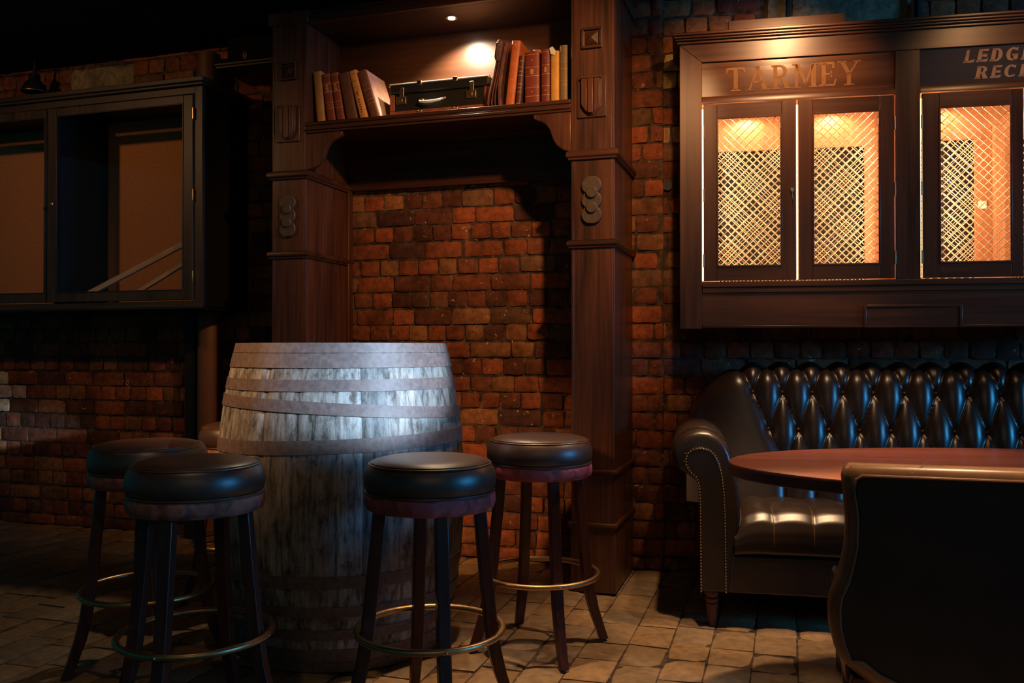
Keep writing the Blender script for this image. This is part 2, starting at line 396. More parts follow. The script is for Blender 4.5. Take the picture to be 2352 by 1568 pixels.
# ------------------------------------------------------------------ middle shelf unit
unit = thing('shelf_surround', wA(0, 0), -R(ANG_A), 'tall dark mahogany pilastered surround with one high book shelf framing bare brick', 'shelf unit')
def arc_poly(cx, cz, r, a0, a1, n): return [(cx+r*math.cos(R(a0+(a1-a0)*k/n)), cz+r*math.sin(R(a0+(a1-a0)*k/n))) for k in range(n+1)]
def moulding(x0, x1, y0, z, h, p):       # a half-round band wrapping front and both sides
    m = MB(); prof = [(0, 0), (p*.55, 0), (p*.6, h*.18), (p, h*.35), (p*1.05, h*.6), (p*.9, h*.85), (p*.5, h), (0, h)]
    vs = []; n = len(prof)
    for (cx, cy, sx, sy) in ((x0, .0, -1, 0), (x0, y0, -1, -1), (x1, y0, 1, -1), (x1, .0, 1, 0)):
        for q, zz in prof: vs.append((cx+sx*q, cy+sy*q, z+zz))
    fs = [(i*n+k, i*n+(k+1) % n, (i+1)*n+(k+1) % n, (i+1)*n+k) for i in range(3) for k in range(n)]
    fs += [tuple(range(n)), tuple(range(3*n, 4*n))[::-1]]
    m.add(vs, fs); return m
def pilaster(x0, x1):
    p = boxes((x0, x1, -.48, -.002, .30, 2.80), (x0-.004, x1+.004, -.484, -.002, .003, .30), (x0-.015, x1+.015, -.495, -.002, 2.738, 2.80))
    for xx in (x0+.012, x1-.012): p.box(xx-.002, xx+.002, -.4825, -.478, .58, 2.73)
    pil = p.build('pilaster', 'mahog_v', unit, bevel=.003)
    for z, h, q in ((1.955, .042, .020), (1.555, .036, .018), (.530, .026, .014), (.290, .026, .014)): moulding(x0, x1, -.48, z, h, q).build('moulding', 'mahog_h', pil)
    cx = (x0+x1)/2 - .003
    # square boss with a pyramid
    m = MB(); z0 = 2.503; a = .047
    for s0, s1, s2, s3 in ((-a, a, -a, -a+.011), (-a, a, a-.011, a), (-a, -a+.011, -a+.011, a-.011), (a-.011, a, -a+.011, a-.011)): m.box(cx+s0, cx+s1, -.494, -.48, z0+s2, z0+s3)
    b = .030; m.add([(cx-b, -.481, z0-b), (cx+b, -.481, z0-b), (cx+b, -.481, z0+b), (cx-b, -.481, z0+b), (cx, -.497, z0)], [(0,1,4), (1,2,4), (2,3,4), (3,0,4)])
    m.build('square_boss', 'mahog_h', pil, bevel=.0015, smooth=False, fix=False)
    # plaque with a fluted, round-bottomed shield
    m = boxes((cx-.067, cx+.067, -.489, -.48, 2.143, 2.328)); m.build('plaque', 'mahog_v', pil, bevel=.003)
    m = MB(); hw = .044; top = 2.318; bot = 2.158
    for k in range(3):
        u0, u1 = -hw+k*.0295, -hw+k*.0295+.0265
        zb = lambda u: bot + (.042*(abs(u)/hw)**2.2)
        poly = [(cx+u0, top), (cx+u0, zb(u0)), (cx+(u0+u1)/2, zb((u0+u1)/2)), (cx+u1, zb(u1)), (cx+u1, top)]
        m.prism(poly, -.512 if k == 1 else -.509, -.489)
    m.prism([(cx-hw-.004, top-.004)] + [(cx+u, bot-.006+.046*(abs(u)/(hw+.004))**2.2) for u in [-(hw+.004)+(2*hw+.008)*q/10 for q in range(11)]] + [(cx+hw+.004, top-.004)], -.499, -.489)
    m.box(cx-hw-.003, cx+hw+.003, -.514, -.489, top-.004, top+.006)
    m.build('shield', 'mahog_v', pil, bevel=.003)
    # chain of three cut-corner discs and two bosses
    m = MB()
    for zc, yy in ((1.836, -.497), (1.770, -.495), (1.703, -.497)):
        m.prism([(cx+.0455*math.cos(R(t))*1.03, zc+.0435*math.sin(R(t))) for t in (22, 45, 68, 112, 135, 158, 180, 202, 225, 248, 292, 315, 338, 360)], yy, -.48)
    for zc in (1.803, 1.735): m.prism(arc_poly(cx+.002, zc, .026, 0, 345, 23), -.508, -.48)
    m.build('knot_ornament', 'knot', pil, bevel=.004)
    return pil
pilaster(-1.748, -1.552); pilaster(-.185, .014)
XL, XR = -1.551, -.186
sh = boxes((XL, XR, -.47, -.115, 2.196, 2.230))
sh.build('shelf_board', 'mahog_h', unit, bevel=.003)
boxes((XL, XR, -.488, -.470, 2.216, 2.235), (XL, XR, -.482, -.470, 2.205, 2.216), (XL, XR, -.492, -.470, 2.192, 2.205), (XL, XR, -.484, -.470, 2.180, 2.192)).build('shelf_moulding', 'mahog_h', unit, bevel=.003)
boxes((XL, XR, -.135, -.117, 2.230, 2.735)).build('backboard', 'shelfback', unit)
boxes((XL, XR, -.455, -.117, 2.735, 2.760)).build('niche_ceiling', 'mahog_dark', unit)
boxes((XL, XR, -.485, -.455, 2.735, 2.80)).build('header_board', 'mahog_h', unit, bevel=.003)
boxes((XL, XR, -.035, -.012, 1.965, 2.19), (XL, XR, -.115, -.012, 2.19, 2.20)).build('valance', 'mahog_h', unit, bevel=.002)
boxes((XL, XL+.014, -.06, -.012, .005, 1.965)).build('edge_strip', 'mahog_v', unit, bevel=.002)
def bracket(x0, sgn):
    L = .200 if sgn > 0 else .180
    P = [(0, 2.179), (L, 2.179), (L*.985, 2.160), (L*.90, 2.150), (L*.78, 2.143), (L*.66, 2.128), (L*.57, 2.106), (L*.52, 2.082), (L*.47, 2.055), (L*.38, 2.030), (L*.24, 2.010), (L*.10, 2.000), (0, 1.998)]
    P = [(x0+sgn*a, b) for a, b in P]
    if sgn > 0: P = P[::-1]
    MB().prism(P, -.478, -.448).build('bracket', 'mahog_v', unit, bevel=.004)
bracket(XL, 1); bracket(XR, -1)
dl = thing('downlight', wA(-.828, -.33, 2.735), -R(ANG_A), 'small round lit downlight set in the ceiling of the high book shelf', 'lamp')
MB().lathe([(.018, -.003), (.030, -.004), (.032, -.001), (.032, .0)], seg=24).build('trim_ring', 'brass', dl)
MB().lathe([(0.001, -.0050), (.017, -.0050), (.017, -.003)], seg=20, cap=False).build('bulb', 'lamp', dl)

# ------------------------------------------------------------------ books, suitcase, folio
def book(x, w, h, d, ang, col, label, y=-.435, style=None, grp='old books on the high shelf', pagecol=None, covercol=None):
    z0 = 2.2305
    # pivot on the lower corner the book leans over, so that nothing sinks into the shelf
    a = R(ang); px = x
    t = thing('book', wA(px, y, z0), -R(ANG_A), label, 'book', grp)
    Mx = Matrix.Rotation(-a, 4, 'Y') if ang >= 0 else Matrix.Translation((w, 0, 0)) @ Matrix.Rotation(-a, 4, 'Y') @ Matrix.Translation((-w, 0, 0))
    bow = .008
    c = MB(); r0 = w/2
    spine = [(-r0*math.cos(PI*k/8), -bow*math.sin(PI*k/8)) for k in range(9)]
    outer = [(r0+p, bow+q) for p, q in spine]; inner = [(min(max(o_[0], .004), w-.004), o_[1]+.004) for o_ in outer]
    c.prism([(p, q) for p, q in outer] + [(p, q) for p, q in inner[::-1]], 0, h, 'z', Mx)
    c.box(0, .0035, bow, d, 0, h, Mx); c.box(w-.0035, w, bow, d, 0, h, Mx)
    c.build('cover', bookmat('cloth_cover', col), t, bevel=.0008)
    MB().box(.004, w-.004, bow+.004, d-.006, .004, h-.006, Mx).build('pages', 'pages' if pagecol is None else bookmat('page_edge', pagecol), t)
    g = MB()
    def band(zf, th=.0018, s=1.0):
        m_ = (1-s)*w/2
        pts = [(r0+p*1.004*s, bow+q-.0007) for p, q in spine]
        g.prism(pts + [(p, q+.0012) for p, q in pts[::-1]], h*zf-th/2, h*zf+th/2, 'z', Mx)
    if style == 'gilt':
        for z in (.05, .30, .42, .62, .635, .78, .80, .955): band(z)
        for z in (.65, .675, .70, .73, .76): band(z, .0045, .66)
        band(.36, .006, .25)
    elif style == 'gilt2':
        for z in (.19, .35, .56, .72, .95): band(z, .0016)
        for z in (.60, .62, .64, .66, .68): band(z, .003, .5)
        band(.85, .004, .22); band(.27, .004, .22)
    elif style == 'bands':
        for z in (.08, .30, .38, .46, .62, .70, .78, .90): band(z, .002, .9)
    elif style == 'rings':
        for z in (.12, .25, .42, .67, .80, .93): band(z, .0035, .22)
    elif style == 'few':
        for z in (.32, .40, .60, .72): band(z, .0012, .95)
    elif style == 'ink':
        for z in (.10, .48, .62, .66, .78, .93): band(z, .0016, .9)
        for z in (.16, .21, .26, .31, .36, .41, .52, .56): band(z, .007, .45)
    if g.v: g.build('gilt_lines', 'inkline' if style == 'ink' else 'gilt', t)
    if covercol:
        MB().box(w, w+.0008, bow+.002, d, .002, h-.002, Mx).build('front_board_paper', bookmat('pale_board', covercol), t)
    return t
BR_, TAN, DK, OR, YE, OL = (.24, .050, .018), (.36, .20, .07), (.12, .035, .018), (.40, .125, .04), (.62, .32, .06), (.20, .13, .05)
book(-1.520, .046, .272, .20, 5, (.50, .23, .06), 'plain tan book, leftmost of the leaning row left of the suitcase')
book(-1.459, .046, .256, .19, 8, BR_, 'dark brown gilt-lettered book next to the plain tan leftmost book', style='gilt')
book(-1.4055, .044, .258, .19, 9.5, BR_, 'dark brown gilt-lettered book between its gilt twin and the plain brown one', style='gilt')
book(-1.349, .060, .250, .19, 12, (.15, .055, .022), 'plain brown thick book without lettering left of the suitcase')
book(-1.274, .042, .262, .19, 15, (.78, .33, .07), 'orange-tan book with dark lettering leaning left of the suitcase', style='ink')
book(-1.2135, .050, .258, .215, 18.5, (.20, .07, .035), 'book with pale pink board facing the lamp, touching the suitcase side', style='few', covercol=(.80, .47, .33))
book(-.519, .043, .318, .19, -6.5, (.55, .14, .035), 'tall russet book with gilt dots beside the leather folio', style='rings')
book(-.452, .042, .306, .17, -7, (.45, .14, .045), 'russet book standing behind the short dark book, only its top showing', y=-.320)
book(-.468, .027, .243, .09, -5, (.10, .035, .018), 'narrow short dark book with gilt bands right of the tall russet one', style='bands')
book(-.420, .070, .256, .095, 0, (.20, .036, .020), 'wide dark red book with gilt lines, thickest of the right-hand row', style='gilt2')
book(-.341, .043, .262, .19, 0, (.17, .030, .018), 'dark red gilt book between the wide red and the yellow one', style='gilt2')
book(-.294, .040, .250, .19, 0, YE, 'yellow book with a torn white spine top at the right of the shelf')
book(-.251, .037, .272, .19, 0, OL, 'olive brown cloth book against the right pilaster', style='few')
t = [o for o in COL.objects if o.name.startswith('book') and 'yellow book' in o.get('label', '')][0]
MB().add([(.002, -.004, .235), (.022, -.003, .228), (.026, -.004, .248), (.012, -.008, .268), (-.004, -.006, .262)], [(0,1,2,3,4), (4,3,2,1,0)]).build('torn_paper', 'cream', t, fix=False)

suit = thing('suitcase', wA(-1.140, -.370, 2.2305), -R(ANG_A), 'old dark suitcase with brass clasps and white handle on the shelf', 'suitcase')
W_, D_, H_ = .520, .225, .190
b = MB(); b.box(0, W_, 0, D_, 0, .138); b.build('body', 'suitcase', suit, bevel=.010, seg=3)
b = MB(); b.box(-.004, W_+.004, -.005, D_+.004, .1395, H_); b.build('lid', 'suitcase', suit, bevel=.010, seg=3)
boxes((-.003, W_+.003, -.004, .018, -.0, .052), (-.003, .024, -.003, .010, .052, .137), (W_-.024, W_+.003, -.003, .010, .052, .137)).build('lower_trim', 'suittrim', suit, bevel=.004)
boxes((-.0055, W_+.0055, -.0055, .014, .183, .1905)).build('lid_lit_edge', M['cream'], suit, bevel=.004)  # cream strip paints the lamplit top edge of the lid
for xx in (.035, .405):
    c_ = boxes((xx, xx+.052, -.0085, .001, .085, .123), (xx+.02, xx+.042, -.011, -.004, .118, .165), (xx+.018, xx+.034, -.011, -.006, .095, .112)).build('clasp', 'brass', suit, bevel=.0015)
for xx in (.160, .350):
    boxes((xx-.012, xx+.012, -.012, .01, .172, .194)).build('hinge_stud', 'brass_b', suit, bevel=.002)
    MB().ball((xx-.008, -.006, .045), .007).ball((xx+.008, -.006, .042), .007).build('foot_stud', 'brass_b', suit)
for xx in (.170, .285): MB().ball((xx, -.006, .098), .013, 12, 8, (1.3, .5, .8)).build('handle_mount', 'brass', suit)
MB().tube([(.165, -.008, .094), (.170, -.026, .084), (.20, -.034, .078), (.235, -.034, .078), (.272, -.028, .084), (.288, -.008, .096)], [.005, .006, .0075, .0075, .006, .005], 10).build('handle', 'cream', suit)
for (xx, zz) in ((0, .006), (W_, .006), (0, .182), (W_, .182)): MB().ball((xx, .002, zz), .009, 8, 6).build('corner_cap', 'brass', suit)

fol = thing('leather_folio', wA(-.608, -.43, 2.2305), -R(ANG_A), 'worn brown leather satchel folio leaning on the tall russet book', 'satchel')
M['folhide'] = leather('folio_hide', (.055, .018, .010), (.17, .055, .026), .42, .5, 2, True)
def sheet(P, th, y0, y1):
    L_ = [(x-th/2, z) for x, z in P]; R_ = [(x+th/2, z) for x, z in P][::-1]
    return MB().prism(L_+R_, y0, y1)
sheet([(.020, .005), (.004, .030), (.010, .075), (.030, .150), (.046, .225), (.056, .29), (.068, .322)], .007, 0, .20).build('front_flap', 'folhide', fol, bevel=.002)
sheet([(.030, .004), (.020, .035), (.028, .09), (.046, .17), (.060, .24), (.070, .30)], .006, .004, .195).build('gusset', 'folhide', fol, bevel=.002)
sheet([(.046, .004), (.036, .040), (.042, .10), (.056, .17), (.068, .24), (.082, .31)], .006, .006, .195).build('gusset', 'folhide', fol, bevel=.002)
sheet([(.074, .003), (.062, .03), (.060, .10), (.068, .17), (.082, .25), (.096, .318)], .020, .0, .20).build('back_panel', M['folhide'], fol, bevel=.006)
MB().prism([(.048, .225), (.042, .245), (.052, .318), (.062, .332), (.076, .330), (.082, .315), (.070, .240), (.060, .224)], -.014, .035).build('buckle_strap', 'folhide', fol, bevel=.006, seg=3)
MB().prism([(.0455, .235), (.0425, .248), (.052, .312), (.057, .312)], -.0155, -.012).build('buckle_edge', 'steel', fol)

# ------------------------------------------------------------------ left display cabinet
cabL = thing('display_cabinet', wA(-2.214, 0, 1.325), -R(ANG_A), 'dark wall-hung display cabinet with glazed doors and brass hinges on the left', 'cabinet')
def LX(x): return x+2.214
X0 = LX(-4.55); z = lambda v: v-1.325
ZT = z(2.50)
boxes((X0, 0, -.40, -.002, 0, .03), (X0, 0, -.40, -.002, ZT-.03, ZT), (-.02, 0, -.40, -.002, .03, ZT-.03), (X0, X0+.02, -.40, -.002, .03, ZT-.03), (LX(-3.225), LX(-3.195), -.40, -.002, .03, ZT-.03)).build('carcass', 'black', cabL, bevel=.002)
boxes((X0+.02, -.02, -.018, -.002, .03, ZT-.03)).build('back_panel', 'lining', cabL)
boxes((LX(-2.262), 0, -.42, -.40, 0, ZT)).build('corner_stile', 'oldwood_v', cabL, bevel=.002)
boxes((X0, LX(-2.262), -.42, -.40, 0, z(1.352)), (X0, 0.0, -.428, -.40, -.004, .008)).build('face_rail', 'oldwood_h', cabL, bevel=.002)
boxes((X0, LX(-2.262), -.42, -.40, z(2.462), ZT)).build('face_rail', 'oldwood_h', cabL, bevel=.002)
boxes((X0, .018, -.445, -.002, ZT, ZT+.014), (X0, .030, -.458, -.002, ZT+.014, ZT+.040)).build('cornice', 'oldwood_h', cabL, bevel=.004)
boxes((X0, .006, -.43, -.002, -.014, -.004)).build('base_ledge', 'black', cabL, bevel=.002)
def glazed_door(xa, xb, ga, gb, right=True):
    d = boxes((xb-(xb-gb), xb, -.432, -.412, z(1.36), z(2.455)) if right else (gb-.001, gb, -.432, -.412, z(1.36), z(2.455)),
              (xa, ga, -.432, -.412, z(1.36), z(2.455)), (ga, gb, -.432, -.412, z(1.36), z(1.415)), (ga, gb, -.432, -.412, z(2.41), z(2.455))).build('door', 'oldwood_v', cabL, bevel=.003)
    boxes((ga, gb, -.436, -.430, z(1.411), z(1.417)), (ga, gb, -.436, -.430, z(2.405), z(2.411)), (ga-.001, ga+.006, -.436, -.430, z(1.417), z(2.405)), (gb-.006, gb+.001, -.436, -.430, z(1.417), z(2.405))).build('bead', 'oldwood_h', d, bevel=.002)
    boxes((ga, gb, -.424, -.420, z(1.415), z(2.41))).build('pane', 'glass', d)
    return d
dR = glazed_door(LX(-3.243), LX(-2.265), LX(-3.178), LX(-2.324))
dL = glazed_door(LX(-4.30), LX(-3.248), LX(-4.22), LX(-3.257))
for a, b_ in ((2.383, 2.322), (1.950, 1.887), (1.513, 1.448)): boxes((LX(-2.2665), LX(-2.2605), -.4365, -.425, z(b_), z(a))).build('hinge', 'brass_b', dR, bevel=.001)
k = MB().lathe([(.001, 0), (.012, .0), (.012, .003), (.009, .005), (.001, .005)], seg=16).build('keyhole', 'brass', dR)
k.location = (LX(-3.208), -.432, z(1.913)); k.rotation_euler = (R(90), 0, 0)
boxes((LX(-3.262), LX(-3.249), -.440, -.412, z(1.885), z(1.90))).build('latch', 'black', dL, bevel=.002)
def batten(x0, z0, x1, z1, w, y, label):
    L_ = math.hypot(x1-x0, z1-z0); t_ = math.atan2(z1-z0, x1-x0)
    o = MB().box(0, L_, 0, .02, -w, 0).build('wooden_batten', 'batten', None, bevel=.002)
    o.location = wA(x0, y, z0); o.rotation_euler = (0, -t_, -R(ANG_A)); tag(o, label, 'wooden strip'); return o
batten(-3.06, 1.400, -2.25, 1.728, .030, -.385, 'longer upper wooden strip leaning inside the glazed left cabinet')
batten(-2.74, 1.400, -2.25, 1.640, .024, -.36, 'shorter lower wooden strip leaning inside the glazed left cabinet')
o = MB().box(0, .55, 0, .012, -.20, -.02).build('sloping_board', 'lining', None, bevel=.001)
o.location = wA(-2.60, -.33, 1.60); o.rotation_euler = (R(20), R(-26), -R(ANG_A)); tag(o, 'brown board lying tilted behind the leaning strips in the left cabinet', 'board')
bpy.data.objects.remove(o)

# pipe, post, speaker, pendant
pp2 = MB().lathe([(.062, 0), (.062, .24)], (0, 0, 2.55), 28).build('standing_pipe', 'pipe'); pp2.location = wA(-2.420, -.085, 0); tag(pp2, 'short upper length of the rust-brown pipe above the left cabinet', 'pipe')
pp = MB().lathe([(.062, 0), (.062, 1.295)], (0, 0, .005), 28)
pp = pp.build('standing_pipe', 'pipe'); pp.location = wA(-2.420, -.085, 0); tag(pp, 'round rust-brown standing pipe running down beneath the left cabinet', 'pipe')
ps = boxes((-.035, .035, -.05, .03, .005, 1.300)).build('square_post', 'black'); place(ps, wA(-2.545, -.04, 0), -R(ANG_A)); tag(ps, 'black square post just left of the rust-brown pipe', 'post')
br = thing('speaker_shelf', wA(-2.205, 0, 2.618), -R(ANG_A), 'small dark bracket shelf under the speaker, high beside the surround', 'shelf')
boxes((0, .44, -.32, -.002, .0, .012), (-.004, .44, -.326, -.002, .014, .026)).build('board', 'oldwood_h', br, bevel=.002)
sp = thing('speaker', wA(-2.17, 0, 2.646), -R(ANG_A), 'black loudspeaker with small ring badge on the high bracket shelf', 'speaker')
boxes((0, .36, -.27, -.03, 0, .15)).build('case', 'black', sp, bevel=.008)
boxes((.01, .35, -.276, -.27, .01, .14)).build('grille', plain('speaker_cloth', (.007, .007, .008), .9, .2, .3, 400), sp, bevel=.002)
bd = MB(); bd.tube([(.120+.011*math.cos(a_), -.279, .048+.011*math.sin(a_)) for a_ in [2*PI*k/18 for k in range(18)]], .0016, 6, True)
bd.tube([(.120+.010*math.cos(a_), -.279, .036+.010*math.sin(a_)) for a_ in [2*PI*k/18 for k in range(18)]], .0016, 6, True)
bd.build('badge', 'brass_b', sp)
pd = thing('dome_lamp', wA(-3.62, -.16, 2.66), 0, 'unlit dark dome lamp hanging above the left cabinet', 'lamp')
MB().lathe([(.075, .0), (.073, .01), (.060, .045), (.034, .075), (.030, .11), (.012, .12), (.006, .19)], seg=28, cap=False).build('shade', 'black', pd)
MB().ring(.075, .0, .0025, seg=36, tseg=6).build('rim', 'brass', pd)

# ------------------------------------------------------------------ right lattice cabinet
cabR = thing('lattice_cabinet', wB(.09, 0, 1.19), -R(ANG_B), 'lit mahogany wall cabinet with brass lattice doors and painted name panels', 'cabinet')
OX, OZ = .09, 1.19
def bb(mb, x0, x1, y0, y1, z0, z1): return mb.box(x0-OX, x1-OX, y0, y1, z0-OZ, z1-OZ)
XE = 2.06
YF = -.33
m = MB(); bb(m, .09, .11, YF+.02, -.002, 1.20, 2.49); bb(m, XE-.02, XE, YF+.02, -.002, 1.20, 2.49); bb(m, .11, XE-.02, YF+.02, -.002, 2.232, 2.25); bb(m, .11, XE-.02, YF+.02, -.002, 1.376, 1.394); bb(m, 1.062, 1.082, YF+.02, -.002, 1.394, 2.232)
m.build('carcass', 'cab_in', cabR)
m = MB(); bb(m, .11, 1.062, -.012, -.002, 1.394, 2.232); bb(m, 1.082, XE-.02, -.012, -.002, 1.394, 2.232); m.build('void_back', 'dark_in', cabR)  # near-black sheets painting the unlit void behind the back lattice
m = MB(); bb(m, .11, 1.062, -.060, -.045, 2.055, 2.232); bb(m, .945, 1.062, -.060, -.045, 1.394, 2.055); bb(m, .11, .27, -.060, -.045, 1.394, 2.055)
bb(m, 1.082, XE-.02, -.060, -.045, 2.065, 2.232); bb(m, 1.425, 1.60, -.060, -.045, 1.394, 2.065); bb(m, 1.50, 1.54, -.10, -.060, 1.394, 2.12); m.build('inner_frame', 'cab_in', cabR, bevel=.002)
# face frame
m = MB(); m.prism([(0, 0), (.10, 0), (.10, 2.41-OZ), (.0, 2.495-OZ)], YF, YF+.02);m.build('outer_stile', 'cab_v', cabR, bevel=.002)
m = MB(); m.prism([(XE-.10-OX, 0), (XE-OX, 0), (XE-OX, 2.495-OZ), (XE-.10-OX, 2.41-OZ)], YF, YF+.02); m.build('outer_stile', 'cab_v', cabR, bevel=.002)
m = MB(); m.prism([(.10, 2.41-OZ), (XE-.10-OX, 2.41-OZ), (XE-OX, 2.495-OZ), (.0, 2.495-OZ)], YF, YF+.02); m.build('top_rail', 'cab_h', cabR, bevel=.002)
m = MB(); bb(m, 1.022, 1.124, YF, YF+.02, 1.404, 2.409); m.build('mullion', 'cab_v', cabR, bevel=.002)
m = MB(); bb(m, .191, XE-.101, YF-.008, YF+.02, 1.378, 1.404); bb(m, .191, XE-.101, YF-.002, YF+.02, 1.352, 1.378); m.build('sill_rail', 'cab_h', cabR, bevel=.003)
m = MB(); bb(m, .191, XE-.101, YF+.006, YF+.02, 1.205, 1.352); m.build('apron_panel', 'cab_h', cabR)
m = MB(); bb(m, .191, .886, YF-.004, YF+.02, 1.192, 1.205); bb(m, 1.29, XE-.101, YF-.004, YF+.02, 1.192, 1.205)
bb(m, .886, .899, YF-.010, YF+.02, 1.192, 1.291); bb(m, 1.277, 1.290, YF-.010, YF+.02, 1.192, 1.291); bb(m, .899, 1.277, YF-.010, YF+.02, 1.280, 1.293); m.build('apron_moulding', 'cab_h', cabR, bevel=.003)
m = MB(); bb(m, .899, 1.277, YF-.004, YF+.006, 1.192, 1.280); m.build('raised_tablet', 'cab_h', cabR, bevel=.002)
m = MB(); bb(m, .078, XE+.012, YF-.010, -.002, 2.495, 2.507); bb(m, .070, XE+.02, YF-.022, -.002, 2.507, 2.516); bb(m, .064, XE+.026, YF-.030, -.002, 2.516, 2.527); bb(m, .058, XE+.03, YF-.038, -.002, 2.527, 2.540); m.build('cornice', 'cab_h', cabR, bevel=.003)
def sign_panel(x0, x1, z0=2.226, mat='sign'):
    m = MB(); bb(m, x0, x1, YF+.010, YF+.02, z0, 2.410)
    s_ = m.build('name_panel', mat, cabR)
    m = MB(); m.prism([(YF+.010, z0+.028-OZ), (YF, z0+.010-OZ), (YF, z0-.006-OZ), (YF+.02, z0-.006-OZ), (YF+.02, z0+.028-OZ)], x0-OX, x1-OX, 'x'); m.build('chamfered_rail', 'cab_h', cabR)
    return s_
s1 = sign_panel(.191, 1.021); s2 = sign_panel(1.125, XE-.101, mat='sign_dark')
# ---- lettering: every glyph is a handful of convex pieces in a unit-high box
def ar(cx, cz, rx, rz, a0, a1, w0, w1, n=12):       # curved stroke, swelling between w0 and w1
    out = []
    for k in range(n):
        q = []
        for kk in (k, k+1):
            a = R(a0+(a1-a0)*kk/n); w = w0+(w1-w0)*abs(math.cos(a))
            q.append(((cx+rx*math.cos(a), cz+rz*math.sin(a)), (cx+(rx-w)*math.cos(a), cz+(rz-w*.8)*math.sin(a))))
        out.append([q[0][0], q[1][0], q[1][1], q[0][1]])
    return out
def rc(x0, x1, z0, z1): return [(x0, z0), (x1, z0), (x1, z1), (x0, z1)]
G = {
 'T': [[(0, .74), (.05, .76), (.13, .90), (.30, .90), (.30, 1), (.03, 1)], rc(.30, .62, .90, 1), [(.62, .90), (.79, .90), (.87, .76), (.92, .74), (.89, 1), (.62, 1)], rc(.36, .56, .05, .90), [(.22, 0), (.70, 0), (.70, .04), (.56, .10), (.36, .10), (.22, .04)]],
 'A': [[(.13, .04), (.22, .04), (.56, .95), (.46, .95)], [(.72, .04), (.93, .04), (.60, 1), (.44, 1)], rc(.28, .74, .30, .38), [(.0, 0), (.34, 0), (.34, .04), (.0, .04)], [(.62, 0), (1.03, 0), (1.03, .04), (.62, .04)], [(.32, 1), (.60, 1), (.55, .93), (.36, .97)]],
 'R': [rc(.12, .31, .05, .95), [(.0, 0), (.44, 0), (.44, .04), (.31, .09), (.12, .09), (0, .04)], [(0, 1), (.45, 1), (.45, .91), (.12, .91), (0, .96)], rc(.3, .45, .46, .54)] + ar(.44, .73, .36, .27, -90, 90, .10, .19) + [[(.42, .50), (.58, .50), (.90, .06), (.68, .06)], [(.66, 0), (1.02, 0), (1.02, .04), (.90, .08), (.66, .08)]],
 'M': [rc(.12, .24, .04, .95), rc(.80, 1.0, .04, .95), [(.10, 1), (.30, 1), (.62, .22), (.52, .12)], [(.52, .12), (.60, .12), (.95, 1), (.82, 1)], rc(0, .36, 0, .04), rc(.68, 1.12, 0, .04), rc(0, .2, .95, 1), rc(.9, 1.12, .95, 1)],
 'E': [rc(.12, .32, .04, .96), rc(0, .7, .90, 1), rc(0, .7, 0, .09), rc(.3, .58, .46, .54), [(.62, .74), (.74, .74), (.72, 1), (.66, 1)], [(.66, 0), (.76, 0), (.84, .28), (.76, .28)], rc(.54, .62, .36, .64)],
 'Y': [rc(.42, .61, .05, .5), rc(.28, .76, 0, .05), [(.10, .97), (.32, .97), (.60, .48), (.44, .42)], [(.50, .50), (.60, .46), (.94, .97), (.85, .97)], rc(0, .42, .95, 1), rc(.70, 1.06, .95, 1)],
}
F_ = {       # flared slanting bold
 'L': [[(.06, .06), (.42, .06), (.40, 1), (.14, .97)], [(-.03, 0), (.92, .02), (1.0, .28), (.4, .13), (.0, .16)]],
 'E': [[(.06, .06), (.42, .06), (.42, .96), (.12, .94)], [(-.03, 0), (.88, .02), (1.0, .26), (.4, .16), (.0, .16)], [(.12, 1), (.96, 1), (.90, .84), (.4, .84), (.12, .86)], [(.38, .44), (.86, .38), (.86, .62), (.38, .58)]],
 'D': [[(.06, .02), (.42, .06), (.42, .94), (.12, .98)], [(.0, 0), (.55, .0), (.55, .14), (.0, .14)], [(.1, 1), (.55, 1), (.55, .86), (.1, .86)]] + ar(.52, .5, .44, .50, -90, 90, .16, .34),
 'G': ar(.52, .5, .50, .51, 62, 300, .14, .34) + [[(.62, .02), (.96, .10), (.96, .48), (.62, .48)], rc(.50, .98, .38, .50), [(.70, .96), (.92, .98), (.90, .74), (.74, .80)]],
 'R': [[(.06, .03), (.42, .06), (.42, .94), (.12, .97)], [(-.04, 0), (.5, 0), (.42, .10), (.04, .12)], [(.1, 1), (.5, 1), (.5, .86), (.1, .86)], rc(.4, .55, .42, .54)] + ar(.50, .72, .40, .28, -90, 90, .12, .28) + [[(.45, .50), (.76, .50), (1.05, 0), (.68, .0)]],
 'C': ar(.54, .5, .52, .51, 55, 305, .14, .34) + [[(.72, .96), (.96, .94), (.90, .70), (.76, .78)], [(.76, .16), (.96, .26), (.90, .06), (.74, .02)]],
}
def glyph(mb, pieces, x0, w, z0, h, slant=0):
    for P in pieces:
        P = [(x0-OX+q[0]*w+q[1]*slant*h, z0-OZ+q[1]*h) for q in P]
        mb.prism(P, YF+.0085, YF+.0098)
def word(txt, spec, z0, h, src, mat, panel, slant=0, dz=0):
    for i, (ch, (a, b_)) in enumerate(zip(txt, spec)):
        mb = MB(); glyph(mb, src[ch], a, b_-a, z0+dz*i, h, slant); mb.build('letter', mat, panel, smooth=False)
word('TARMEY', [(.298, .392), (.385, .487), (.497, .583), (.588, .690), (.704, .792), (.782, .876)], 2.272, .108, G, 'letter', s1)
word('LEDGE', [(1.302, 1.346), (1.352, 1.400), (1.406, 1.456), (1.468, 1.518), (1.530, 1.578)], 2.340, .056, F_, 'letter2', s2, .15)
word('RECE', [(1.345, 1.396), (1.408, 1.452), (1.460, 1.508), (1.520, 1.566)], 2.268, .054, F_, 'letter2', s2, .15)
